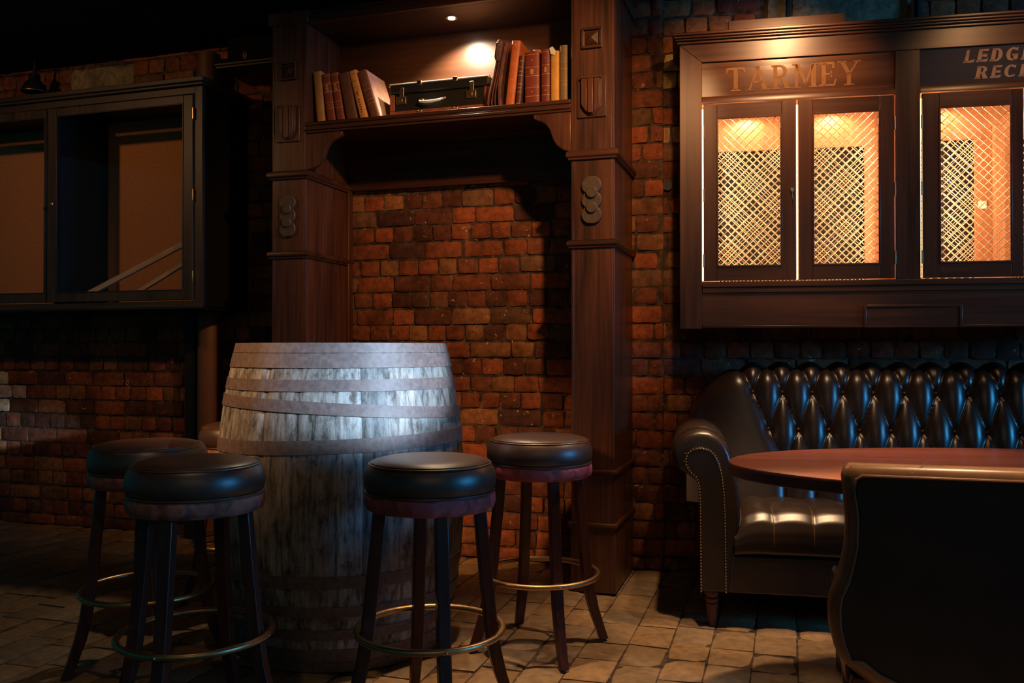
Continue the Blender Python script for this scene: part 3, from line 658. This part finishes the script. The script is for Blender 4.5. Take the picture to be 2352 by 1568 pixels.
# ---- lattice doors
def lattice(x0, x1, z0, z1, y, pitch, w, th, name, mat, parent):
    mb = MB()
    for s in (1, -1):
        yy = y + (0 if s == 1 else w*.8)
        lo = (z0 - x1) if s == 1 else (z0 + x0); hi = (z1 - x0) if s == 1 else (z1 + x1)
        k = lo + pitch*.5
        while k < hi:
            # line z = s*x + k clipped to the rectangle
            pts = []
            xs = sorted([max(x0, min(x1, (z0-k)/s)), max(x0, min(x1, (z1-k)/s))])
            a, b_ = xs
            if b_-a > .004:
                za, zb = s*a+k, s*b_+k
                mb.tube([(a-OX, yy, za-OZ), (b_-OX, yy, zb-OZ)], w/2, 6)
            k += pitch
    return mb.build(name, mat, parent, smooth=False)
def lattice_door(x0, x1, g0, g1, rot=0, hinge=None):
    zb, zt, gb, gt = 1.408, 2.214, 1.472, 2.150
    m = MB(); bb(m, x0, g0-.0, YF-.004, YF+.016, zb, zt); bb(m, g1, x1, YF-.004, YF+.016, zb, zt)
    m.mi = 1; bb(m, g0, g1, YF-.004, YF+.016, zb, gb); bb(m, g0, g1, YF-.004, YF+.016, gt, zt); d = m.build('door', ['cab_v', 'cab_h'], cabR, bevel=.002, fix=False)
    m = MB(); e = .006
    bb(m, g0-.003, g0+e, YF-.007, YF-.002, gb-.003, gt+.003); bb(m, g1-e, g1+.003, YF-.007, YF-.002, gb-.003, gt+.003); bb(m, g0+e, g1-e, YF-.007, YF-.002, gb-.003, gb+e); bb(m, g0+e, g1-e, YF-.007, YF-.002, gt-e, gt+.003)
    m.build('bead', 'cab_h', d, bevel=.0015)
    lattice(g0+.003, g1-.003, gb+.003, gt-.003, YF+.004, .0375, .0036, .0016, 'lattice', 'wire', d)
    if hinge:
        for zz in (2.09, 1.80, 1.50):
            m = MB(); bb(m, hinge-.003, hinge+.003, YF-.0075, YF, zz-.03, zz+.03); m.build('hinge', 'hinge', d, bevel=.001)
    return d
d1 = lattice_door(.198, .603, .257, .540, hinge=.1965)
d2 = lattice_door(.6125, 1.0165, .674, .956, hinge=1.019)
d3 = lattice_door(1.1315, 1.535, 1.200, 1.488, hinge=1.129)
d4 = lattice_door(1.544, XE-.108, 1.606, 1.888)
m = MB(); bb(m, .578, .592, YF-.010, YF-.003, 1.802, 1.822); o = m.build('lock', 'steel', d1, bevel=.003, seg=3)
MB().tube([(.585-OX, YF-.014, 1.804-OZ+.005*0), (.585-OX, YF-.016, 1.79-OZ), (.587-OX, YF-.014, 1.765-OZ)], .0018, 6).build('key', 'steel', d1)
MB().tube([(.585-OX+.007*math.cos(2*PI*k/14), YF-.014, 1.812-OZ+.007*math.sin(2*PI*k/14)) for k in range(14)], .0016, 6, True).build('key_bow', 'steel', d1)
lattice(.272, .944, 1.396, 2.053, -.056, .034, .0042, .002, 'back_lattice', 'wire', cabR)
lattice(1.084, 1.424, 1.396, 2.063, -.056, .034, .0042, .002, 'back_lattice', 'wire', cabR)
lattice(1.602, XE-.022, 1.396, 2.063, -.056, .034, .0042, .002, 'back_lattice', 'wire', cabR)
for xx in (.193, .608, 1.1265, 1.5395):
    m = MB(); q = 1.42
    bb(m, xx-.004, xx+.004, YF+.022, YF+.025, 1.41, 2.20); st = m.build('light_strip', 'led', cabR)
for xx in (.41, .80, 1.27, 1.72):
    MB().lathe([(.020, -.012), (.026, -.012), (.026, .0)], (xx-OX, -.13, 2.2315-OZ), 20, False).build('lamp_cup', 'steel', cabR)
    MB().lathe([(.001, -.006), (.019, -.006)], (xx-OX, -.13, 2.2315-OZ), 18, False).build('lamp_bulb', 'cablamp', cabR)
m = MB(); bb(m, 1.440, 1.475, -.066, -.060, 1.742, 1.778); m.build('switch_plate', 'cream', cabR, bevel=.002)
bd_ = boxes((0, .512, -.06, -.035, 0, .078)).build('loose_board', 'cab_h', None, bevel=.002); place(bd_, wB(.313, -.20, 2.5405), -R(ANG_B)); tag(bd_, 'plain brown board standing on top of the lattice cabinet', 'board')
cb = MB().tube([(0, 0, 2.542), (0, 0, 2.85)], .009, 8).build('cable', 'black'); cb.location = wB(.605, -.018, 0); tag(cb, 'thin black cable on pale stone above the loose board', 'cable')
cb = MB().tube([(0, 0, 2.542), (0, 0, 2.85)], .015, 10).build('conduit_pipe', 'black'); cb.location = wB(1.19, -.03, 0); tag(cb, 'black conduit pipe rising above the lattice cabinet at upper right', 'pipe')
hh = MB().lathe([(.001, -.001), (.022, -.001), (.024, .003), (.024, .010)], seg=18).build('wall_plug', 'black'); hh.location = wB(.030, -.008, 1.908); hh.rotation_euler = (R(90), 0, -R(ANG_B)); tag(hh, 'small black round plug in brickwork left of the lattice cabinet', 'plug')

# ------------------------------------------------------------------ barrel
bar = thing('barrel', (-.648, 3.345, 0.004), 0, 'large weathered oak barrel with rusty hoops used as a table', 'barrel')
BH = 1.113
def br_r(zz): return .392 + .072*(1-((zz-.556)/.556)**2)
m = MB(); NS = 26; K = 8; nz = 22; rb = random.Random(4)
cuts = [0]; 
for k in range(NS): cuts.append(cuts[-1]+rb.uniform(.7, 1.3))
cuts = [2*PI*q/cuts[-1]+.3 for q in cuts]
for s_ in range(NS):
    a0, a1 = cuts[s_], cuts[s_+1]; g = rb.uniform(.6, 1.25); tn = rb.uniform(-.05, .05); col = (.26*g+tn*.4, .245*g, .225*g-tn*.25)
    vs = []; fs = []
    for j in range(nz+1):
        zz = BH*j/nz
        for i in range(K+1):
            u = i/K; a = a0+(a1-a0)*u; e = abs(2*u-1)**14
            r = br_r(zz) - .0035*e; vs.append((r*math.cos(a), r*math.sin(a), zz))
    for j in range(nz):
        for i in range(K): q = j*(K+1)+i; fs.append((q, q+1, q+K+2, q+K+1))
    n0 = len(vs)
    for i in range(K+1):
        u = i/K; a = a0+(a1-a0)*u; vs.append(((br_r(BH)-.028)*math.cos(a), (br_r(BH)-.028)*math.sin(a), BH)); vs.append(((br_r(BH)-.030)*math.cos(a), (br_r(BH)-.030)*math.sin(a), BH-.06))
    for i in range(K):
        q = nz*(K+1)+i; fs.append((q, q+1, n0+2*i+2, n0+2*i)); fs.append((n0+2*i, n0+2*i+2, n0+2*i+3, n0+2*i+1))
    m.add(vs, fs, col)
m.build('staves', 'barrel', bar, tint=True, fix=False)
MB().lathe([(.001, -.012), (.372, -.012), (.372, 0), (.001, 0)], (0, 0, BH-.03), 48, False).build('head', wood('barrel_head_oak', (.12, .10, .08), (.3, .27, .23), 'x', .6, .6), bar)
def hoop(zc, h, tx=0, ty=0, th=.0032, off=0):
    m = MB(); seg = 96; vs = []
    for k in range(seg):
        a = 2*PI*k/seg; zt = zc + tx*math.cos(a) + ty*math.sin(a)
        for (dz, ro) in ((-h/2, .0005), (-h/2, th), (h/2, th), (h/2, .0005)):
            zz = zt+dz; r = br_r(min(max(zz, 0), BH))+ro+off; vs.append((r*math.cos(a), r*math.sin(a), zz))
    fs = [(k*4+i, k*4+(i+1) % 4, ((k+1) % seg)*4+(i+1) % 4, ((k+1) % seg)*4+i) for k in range(seg) for i in range(4)]
    m.add(vs, fs); h_ = m.build('hoop', 'hoop', bar, ang=30)
hoop(1.0985, .034); hoop(1.055, .050, off=.001); hoop(.971, .040); hoop(.886, .041, -.0255, -.010, off=.0012); hoop(.765, .047, .014, -.002)
hoop(.317, .042); hoop(.215, .036); hoop(.135, .036); hoop(.060, .045); hoop(.019, .034)

# ------------------------------------------------------------------ bar stools
def make_stool():
    t = thing('bar_stool', (0, 0, .003), 0, 'x', 'bar stool', 'round leather bar stools around the barrel')
    s_ = MB().lathe([(.001, .7775), (.06, .7775), (.11, .776), (.145, .773), (.165, .768), (.178, .760), (.186, .749), (.1925, .735), (.1955, .718), (.1955, .703), (.193, .690), (.188, .682), (.17, .680), (.001, .680)], seg=72, cap=False).build('seat', 'seat', t)
    MB().ring(.1805, .7585, .0018, seg=80, tseg=6).ring(.1745, .7635, .0014, seg=80, tseg=6).build('stitching', 'chairhide', s_)
    MB().ring(.1895, .6785, .0038, seg=80, tseg=8).build('piping', 'seat', t)
    m = MB(); rr = random.Random(5); seg = 96; prof = [(.186, .676), (.1915, .670), (.193, .660), (.193, .645), (.190, .634), (.184, .628), (.16, .626), (.001, .626)]
    ph = [rr.uniform(0, 6.28) for _ in range(5)]
    vs = []
    for i, (r, zz) in enumerate(prof):
        for k in range(seg):
            a = 2*PI*k/seg; w = .0012*sum(math.sin((7+6*q)*a+ph[q]) for q in range(5))*(1 if 0 < i < 6 else 0); vs.append(((r+w)*math.cos(a), (r+w)*math.sin(a), zz))
    fs = [(i*seg+k, i*seg+(k+1) % seg, (i+1)*seg+(k+1) % seg, (i+1)*seg+k) for i in range(len(prof)-1) for k in range(seg)]
    m.add(vs, fs).build('hide_band', 'band', t)
    for q in range(4):
        Mx = Matrix.Rotation(PI/2*q, 4, 'Z'); m = MB(); vs = []
        prof = [(.150, .640, .017, .018), (.162, .50, .0175, .018), (.176, .36, .018, .018), (.186, .27, .0185, .018), (.197, .19, .0185, .018), (.214, .12, .018, .017), (.236, .055, .0165, .016), (.256, .0, .0155, .0155)]
        for (r, zz, hr, hw) in prof:
            for (sr, sw) in ((-1, -1), (1, -1), (1, 1), (-1, 1)): vs.append(Mx @ Vector((r+sr*hr, sw*hw, zz)))
        fs = [(i*4+k, i*4+(k+1) % 4, (i+1)*4+(k+1) % 4, (i+1)*4+k) for i in range(len(prof)-1) for k in range(4)] + [(0, 1, 2, 3), (28, 31, 30, 29)]
        m.add(vs, fs); m.build('leg', 'legwood', t, bevel=.003, ang=25)
    MB().ring(.2150, .268, .0102, seg=80, tseg=12).build('foot_ring', 'brass', t)
    for q in range(4):
        a = PI/2*q; MB().ball((.2250*math.cos(a), .2250*math.sin(a), .268), .0038, 8, 6).build('screw', 'steel', t)
    return t
st0 = make_stool()
SP = [(-.243, 2.590, -73, 'brown leather bar stool nearest the camera, right of the barrel middle'),
      (.102, 3.235, -73, 'brown leather bar stool standing between the barrel and the right pilaster'),
      (-.925, 2.555, -98, 'brown leather bar stool in the left foreground before the barrel'),
      (-1.262, 3.03, -58, 'dark leather bar stool at far left, behind the left foreground stool'),
      (-1.160, 3.80, -75, 'bar stool mostly hidden behind the left side of the barrel')]
for i, (x, y, a, lb) in enumerate(SP):
    o = st0 if i == 0 else copy_tree(st0)
    o.location = (x, y, .003); o.rotation_euler = (0, 0, R(a)); o['label'] = lb
    if i < 2:
        for ch in o.children:
            if ch.name.startswith('hide_band'):
                if i == 1: ch.data = [c_ for c_ in st0.children if c_.name.startswith('hide_band')][0].data
for o in [st0]:
    hb = [c_ for c_ in o.children if c_.name.startswith('hide_band')][0]; me = hb.data.copy(); me.materials[0] = M['band_red']; hb.data = me
o = [q for q in COL.objects if q.get('label', '') == SP[1][3]][0]
for c_ in o.children:
    if c_.name.startswith('hide_band'): c_.data = me

# ------------------------------------------------------------------ chesterfield sofa
sofa = thing('chesterfield_sofa', wB(.05, -.02, .002), -R(ANG_B), 'dark brown deep-buttoned leather chesterfield sofa along the right wall', 'sofa')
SX, SY = .05, -.02
SL = 2.42                                      # overall length
def sv(x, y, z_): return (x-SX, y-SY, z_-.002)
PT, ZB1, QV, XB = .1305, .905, .166, .417      # pitch, first button height, row drop, first button x
def backprof(w):                               # arc length w measured from the seat up
    L1 = .535
    if w < L1:
        t = w/L1; return (-.395+.125*t, .40+.53*t, -.973, .23)
    a = (w-L1)/.098; th = .23 + a
    # roll: circle of radius .098, centre behind the face
    cy, cz = -.27+.098*.973, .93-.098*.23
    ang = PI - .232 - a
    return (cy+.098*math.cos(ang), cz+.098*math.sin(ang)*1.0, math.cos(ang), math.sin(ang))
def back_pt(x, w, mir=False):
    y, z_, ny, nz = backprof(w)
    wb = .505                                  # w at the first button row
    u = (x-XB)/PT; v = (w-wb)/QV
    s_ = u + v/2; t_ = u - v/2
    smax = 13.0
    def cell(q): return abs(math.sin(PI*q))
    if v < -2.0:                               # below the third row: straight vertical channels
        f = cell(u + 0.0)**.55; g = 0
        k = min(1, (-2.0-v)/.35); s0, t0 = u-1, u+1
        f = f*k + (max(cell(s_)*cell(t_), 0)**.5)*(1-k)
        if u < 1.0: f = max(f*0+ min(1, cell(max(-.5, min(0, u-1)))**.5), 0) if u < 1 else f
        dip = 0
    else:
        if s_ < 0: f = cell(max(-.5, s_))**.5 if s_ > -.5 else 1.0
        else: f = (cell(s_)*cell(t_))**.5
        su, sv_ = round(s_), round(t_); dip = 0
        if su >= 0 and (v < .6):
            du = (s_-su), (t_-sv_)
            uu = ((du[0]+du[1])/2*PT, (du[0]-du[1])*QV); dip = math.exp(-((uu[0]/.020)**2+(uu[1]/.026)**2))
    h = .034*f - .012*dip
    kx = 1.0
    xx = x
    if x < .46:
        q = (.46-x)/.345; kx = .30+.70*math.sqrt(max(0, 1-q*q)) if q < 1 else .30
        if z_ > .62: z_ = .62+(z_-.62)*((kx-.30)/.70*.98+.02)
        y += .07*max(0, (.40-x)/.3)**2
    y += ny*h; z_ += nz*h
    return sv(xx, y, z_)
WT = .535+.098*2.6
def sofa_back():
    m = MB(); x0, x1 = .118, SL-.02
    nu = int((x1-x0)/PT*18); nv = 84
    mid = (XB + PT*7.0)
    def f(u, v):
        x = x0+(x1-x0)*u
        return back_pt(x, WT*v)
    m.grid(f, nu, nv)
    # closed rear and ends
    m.box(.13, SL-.04, .24-.33, .018, .10, .82) if False else None
    b_ = m.build('tufted_back', 'sofa', sofa, ang=80, fix=False)
    r_ = MB(); r_.box(.16-SX, SL-.05-SX, -.17-SY, -.03-SY, .14, .86); r_.build('rear_panel', 'sofa', sofa, bevel=.02)
    for row, (vw, off) in enumerate(((0, 0), (-1, .5), (-2, 1.0))):
        for k in range(14):
            x = XB+PT*(k+off)
            if x > SL-.5: continue
            w = .505+QV*vw; y, z_, ny, nz = backprof(w)
            MB().ball(sv(x, y+ny*-.006, z_+nz*-.006), .0095, 10, 6, (1, .7, 1)).build('button', 'sofa', b_)
sofa_back()
# scroll arms
def arm(mirror=False):
    P = [(.172, .142), (.171, .30), (.171, .47), (.166, .545), (.150, .575), (.118, .597), (.082, .618), (.062, .645), (.058, .680), (.066, .716), (.088, .748), (.120, .770), (.160, .781), (.200, .778), (.240, .758), (.270, .728), (.288, .690), (.300, .640), (.318, .570), (.330, .500), (.334, .430), (.326, .360), (.310, .30), (.300, .142)]
    # thick leather wrapping, narrower face plate in front
    cxm = .19
    def mx(x): return (SL+.10 - x) if mirror else x
    ys = [(-.868, .80), (-.866, .87), (-.856, .93), (-.836, .975), (-.80, 1.0), (-.60, 1.0), (-.35, 1.0), (-.10, .98)]
    m = MB(); vs = []; n = len(P)
    for (yy, sc) in ys:
        for (px_, pz) in P:
            gx = (px_-cxm)*sc+cxm; gz = (pz-.62)*sc+.62 if pz > .62 else pz
            vs.append(sv(mx(gx), yy, gz))
    fs = [(i*n+k, i*n+(k+1) % n, (i+1)*n+(k+1) % n, (i+1)*n+k) for i in range(len(ys)-1) for k in range(n)] + [tuple(range(n)), tuple((len(ys)-1)*n+k for k in range(n))[::-1]]
    m.add(vs, fs); a_ = m.build('arm', 'sofa', sofa, ang=50)
    F2 = [(.172, .142), (.171, .35), (.170, .50), (.166, .560), (.152, .592), (.130, .612), (.116, .634), (.113, .660), (.122, .684), (.142, .701), (.172, .708), (.202, .700), (.224, .680), (.240, .650), (.252, .600), (.260, .530), (.264, .45), (.266, .30), (.267, .142)]
    q = [(mx(x), zz) for x, zz in F2]
    MB().prism([(x-SX, zz-.002) for x, zz in q], -.876-SY, -.845-SY).build('arm_face', 'sofa', a_, bevel=.006, seg=3)
    nl = MB(); pts = F2; d = 0; step = .0122
    acc = []
    for i in range(len(pts)-1):
        (ax, az), (bx, bz) = pts[i], pts[i+1]; L_ = math.hypot(bx-ax, bz-az); s0 = d
        while s0 < L_: acc.append((ax+(bx-ax)*s0/L_, az+(bz-az)*s0/L_)); s0 += step
        d = s0-L_
    for (x, zz) in acc: nl.ball(sv(mx(x+(.004 if x < .2 else -.004)*0), -.8765, zz), .0044, 8, 5, (1, .6, 1))
    nl.build('nailhead_trim', 'brass_b', a_)
    # pleats radiating over the scroll
    for (ax, az, bx, bz) in ((.140, .705, .118, .762), (.116, .680, .072, .715), (.110, .652, .060, .655), (.130, .612, .092, .612), (.232, .668, .268, .728)):
        MB().tube([sv(mx(ax), -.868, az), sv(mx((ax+bx)/2), -.864, (az+bz)/2), sv(mx(bx), -.842, bz)], .0016, 5).build('pleat', 'sofa', a_)
    tp = MB()
    for k, yy in enumerate((-.81, -.76)):
        tp.tube([sv(mx(P[i][0]), yy, P[i][1]+.0005) for i in range(8, 19)], .0022, 6)
    tp.build('seam', 'sofa', a_)
arm(); arm(True)
# seat with channels
def seat_pt(u, v):
    x = .300+(SL-.20-.300)*u
    prof = [(-.840, .278), (-.868, .300), (-.876, .345), (-.874, .385), (-.858, .425), (-.825, .455), (-.78, .470), (-.70, .476), (-.55, .466), (-.38, .445)]
    k = v*(len(prof)-1); i = min(int(k), len(prof)-2); t = k-i
    y = prof[i][0]*(1-t)+prof[i+1][0]*t; z_ = prof[i][1]*(1-t)+prof[i+1][1]*t
    ph = (x-.300)/.150
    f = abs(math.sin(PI*ph))**.5 if x > .300 else 1
    amp = .014*min(1, max(0, (v-.18)/.3))
    z_ -= amp*(1-f); y += amp*(1-f)*.5*max(0, 1-v*1.6)
    if x < .42: z_ -= .05*((.42-x)/.12)**2*min(1, v*2)
    return sv(x, y, z_)
MB().grid(seat_pt, 210, 40).build('seat', 'sofa', sofa, ang=80, fix=False)
sm = MB()
for k in range(12):
    x = .300+.150*(k+1)
    if x > SL-.25: break
    pts = []
    for v in [j/40 for j in range(7, 30)]:
        p = seat_pt((x-.300)/(SL-.20-.300), v); pts.append((p[0], p[1]-.001, p[2]+.0025))
    sm.tube(pts, .0022, 5)
sm.build('seat_seam', 'chairhide', sofa)
m = MB(); m.box(.268-SX, SL-.17-SX, -.862-SY, -.30-SY, .135, .282); m.build('front_rail', 'sofa', sofa, bevel=.006)
for (x, y) in ((.215, -.835), (SL-.115, -.835), (.215, -.12), (SL-.115, -.12)):
    MB().lathe([(.016, 0), (.018, .01), (.023, .06), (.027, .085), (.024, .09), (.029, .098), (.029, .106), (.024, .112), (.028, .120), (.030, .132), (.028, .142)], sv(x, y, .002), 24).build('leg', 'legwood', sofa)
m = MB().tube([sv(.555+.022*math.cos(R(a_)), -.60, .135-.030*math.sin(R(a_))) for a_ in range(0, 181, 15)], .0035, 6); m.build('webbing_loop', 'steel', sofa)

# ------------------------------------------------------------------ oval table
tb = thing('oval_table', (1.6055, 2.655, .003), R(-7.43), 'oval red mahogany table standing before the sofa', 'table')
n = 120; A_, B_ = .9215, .5036
ov = lambda k, s_: (k*(A_-s_)/A_, 0)
m = MB(); vs = []; lay = [(.0015, .0), (0, .0015), (0, .003)]
def oval(z_, inset): return [((A_-inset)*math.cos(2*PI*k/n), (B_-inset)*math.sin(2*PI*k/n), z_) for k in range(n)]
def loft(layers):
    m = MB(); vs = [p for (z_, i) in layers for p in oval(z_, i)]
    fs = [(i*n+k, i*n+(k+1) % n, (i+1)*n+(k+1) % n, (i+1)*n+k) for i in range(len(layers)-1) for k in range(n)] + [tuple(range(n))[::-1], tuple((len(layers)-1)*n+k for k in range(n))]
    return m.add(vs, fs)
loft([(.728, .001), (.734, .0), (.736, .001), (.737, .003)]).build('table_top', 'table', tb)
loft([(.697, .004), (.700, .001), (.728, .001)]).build('table_edge', 'tabledge', tb)
for sx in (-1, 1):
    boxes((sx*.50-.03, sx*.50+.03, -.24, .30, .0, .085)).build('foot', 'mahog_y', tb, bevel=.004)
    boxes((sx*.50-.02, sx*.50+.02, .03, .19, .085, .697)).build('upright', 'mahog_v', tb, bevel=.004)
boxes((-.48, .48, .075, .145, .22, .30)).build('stretcher', 'mahog_h', tb, bevel=.004)

# ------------------------------------------------------------------ armchair with its back to us
CA = R(-16.2)
ch = thing('upholstered_chair', (.836, 2.205, .003), CA, 'brown leather dining armchair seen from behind in the right foreground', 'chair')
CW = .62
Lf = [(.000, .770), (.003, .74), (.006, .70), (.009, .66), (.007, .60), (.0, .56), (-.012, .51), (-.030, .465), (-.034, .43), (-.032, .39), (-.022, .345), (-.008, .312), (.020, .285), (.060, .255), (.11, .235), (.20, .225)]
outl = [(.020, .803), (.006, .793)] + Lf
full = outl + [(CW-x, z_) for x, z_ in outl[::-1]]
def inset(P, d):
    cx, cz = CW/2, .52
    return [(x+(d if x < cx else -d), z_ - d if z_ > .7 else (z_+d if z_ < .3 else z_)) for x, z_ in P]
m = MB(); vs = []; n = len(full)
for (yy, d) in ((.0, .018), (.006, .006), (.018, .0), (.06, .0), (.085, .006), (.095, .022)):
    for (x, z_) in inset(full, d): vs.append((x, yy + (.0 if z_ < .5 else -.0), z_))
fs = [(i*n+k, i*n+(k+1) % n, (i+1)*n+(k+1) % n, (i+1)*n+k) for i in range(5) for k in range(n)] + [tuple(range(n)), tuple(5*n+k for k in range(n))[::-1]]
m.add(vs, fs).build('back_border', 'chairhide', ch, ang=60)
ip = inset(full, .030)
m = MB(); m.prism(ip, -.004, .004); m.build('back_panel', 'chairback', ch, bevel=.003)
MB().tube([(x, -.004, z_) for x, z_ in inset(full, .026)], .0042, 8, True).build('piping', 'chairhide', ch)
MB().tube([(.16+.006*k, -.0005+.004*k-.0, .786+.0042*k) for k in range(8)], .001, 5).build('stitching', 'chairback', ch)
m = MB(); m.box(.0, CW, .09, .44, .30, .455); m.build('seat', 'chairhide', ch, bevel=.025, seg=4)
m = MB(); m.box(.01, CW-.01, .06, .43, .235, .30); m.build('seat_frame', 'mahog_h', ch, bevel=.004)
for (x, y) in ((.045, .045), (CW-.045, .045), (.05, .39), (CW-.05, .39)):
    m = MB(); vs = []
    for zz, hw in ((.0, .017), (.26, .025)):
        for a_, b_ in ((-1, -1), (1, -1), (1, 1), (-1, 1)): vs.append((x+a_*hw, y+b_*hw, zz))
    m.add(vs, [(0,1,5,4), (1,2,6,5), (2,3,7,6), (3,0,4,7), (0,3,2,1), (4,5,6,7)]).build('leg', 'legwood', ch, bevel=.003)

# ------------------------------------------------------------------ lights
def spot(name, loc, target, power, color, size=60, blend=.5, rad=.03):
    l = bpy.data.lights.new(name, 'SPOT'); l.energy = power; l.color = color; l.spot_size = R(size); l.spot_blend = blend; l.shadow_soft_size = rad
    o = bpy.data.objects.new(name, l); COL.objects.link(o); o.location = loc
    d = Vector(target)-Vector(loc); o.rotation_euler = d.to_track_quat('-Z', 'Y').to_euler(); return o
def area(name, loc, target, power, color, sx, sy):
    l = bpy.data.lights.new(name, 'AREA'); l.shape = 'RECTANGLE'; l.size = sx; l.size_y = sy; l.energy = power; l.color = color
    o = bpy.data.objects.new(name, l); COL.objects.link(o); o.location = loc
    d = Vector(target)-Vector(loc); o.rotation_euler = d.to_track_quat('-Z', 'Y').to_euler(); return o
WARM = (1, .50, .20); WARM2 = (1, .62, .33)
spot('niche_spot', wA(-.828, -.33, 2.722), wA(-.76, -.26, 2.3), 52, (1, .76, .54), 135, .6, .015)
spot('track_spot_sign', (1.16, 3.26, 2.70), wB(.50, -.33, 2.30), 50, (1, .52, .23), 80, 1.0, .03)
spot('track_spot_alcove', (.64, 2.25, 2.80), wA(-.85, 0, 1.55), 190, WARM, 62, .95, .05)
spot('track_spot_left', (-3.5, 3.0, 2.78), wA(-3.1, 0, 1.9), 36, WARM, 84, 1.0, .05)
spot('track_spot_sofa', (1.15, 3.08, 2.80), wB(.60, -.72, .45), 95, WARM2, 52, .9, .04)
spot('added_spot_chair', (1.25, 2.12, 2.80), (1.12, 2.16, .8), 400, WARM2, 30, .9, .035)  # added lamp, brightens the top roll of the chair back
spot('added_spot_arm', (.78, 3.02, 2.8), (.80, 3.52, .75), 150, WARM2, 26, .8, .04)  # added lamp for the highlight on the sofa arm top
spot('track_spot_floor', (1.45, 3.25, 2.80), (.80, 3.0, 0), 125, WARM2, 50, .6, .035)
spot('spot_stools', (-.10, 3.05, 2.8), (-.05, 2.88, .8), 190, WARM2, 32, .9, .04)
spot('spot_stools', (-.85, 1.75, 2.75), (-1.08, 2.6, .72), 15, WARM2, 28, .9, .04)  # added boost that warms the left stools' bands and legs
spot('fill_spot_ledger', (2.0, 3.0, 2.75), wB(1.5, -.33, 2.0), 16, WARM, 80, .9, .05)  # added warm fill for the ledger lettering
spot('cool_spot_barrel', (2.6, .75, 2.1), (-.56, 3.1, 1.08), 2200, (.54, .75, 1), 11.5, .55, .03)
area('window_right', (7.0, .05, 2.05), (-.2, 2.7, .8), 165, (.05, .42, 1.0), 1.3, .8)
for i, xx in enumerate((.41, .80, 1.27, 1.72)):
    spot('cabinet_lamp', wB(xx, -.13, 2.222), wB(xx, -.12, 1.4), 8, (1, .66, .38), 165, .4, .02)
for x0_, x1_ in ((.12, 1.05), (1.09, 2.03)):      # light given by the strips behind the door stiles
    for q_, sg in ((x0_+.03, 1), (x1_-.03, -1)):
        area('strip_light', wB(q_, YF+.045, 1.81), wB(q_+sg*.3, YF+.06, 1.81), 9, (1, .64, .36), .02, .75)
spot('added_spot_barrel_left', (-2.7, 2.3, 2.75), (-1.06, 3.40, 1.08), 330, WARM, 30, .7, .04)  # added lamp, warms the barrel's left side and the left pilaster
area('warm_fill', (.2, -1.2, 2.5), (-.2, 4, 1.2), 5, (1, .58, .32), 2.5, 1.2)  # added warm fill from behind the camera, standing in for room bounce
w = bpy.data.worlds.new('room_world'); S.world = w; w.use_nodes = True
bg = w.node_tree.nodes['Background']; bg.inputs[0].default_value = (.0, .55, .68, 1); bg.inputs[1].default_value = .065

# ------------------------------------------------------------------ camera
cam = bpy.data.cameras.new('camera'); co = bpy.data.objects.new('camera', cam); COL.objects.link(co)
co.location = (0, 0, HC); co.rotation_euler = (R(90)+math.atan(16/2000), 0, 0)
cam.sensor_width = 36; cam.lens = 36*2000/2352; cam.clip_start = .05
S.camera = co
S.view_settings.view_transform = 'Standard'; S.view_settings.look = 'None'; S.view_settings.exposure = 0; S.view_settings.gamma = 1; S.view_settings.use_curve_mapping = False
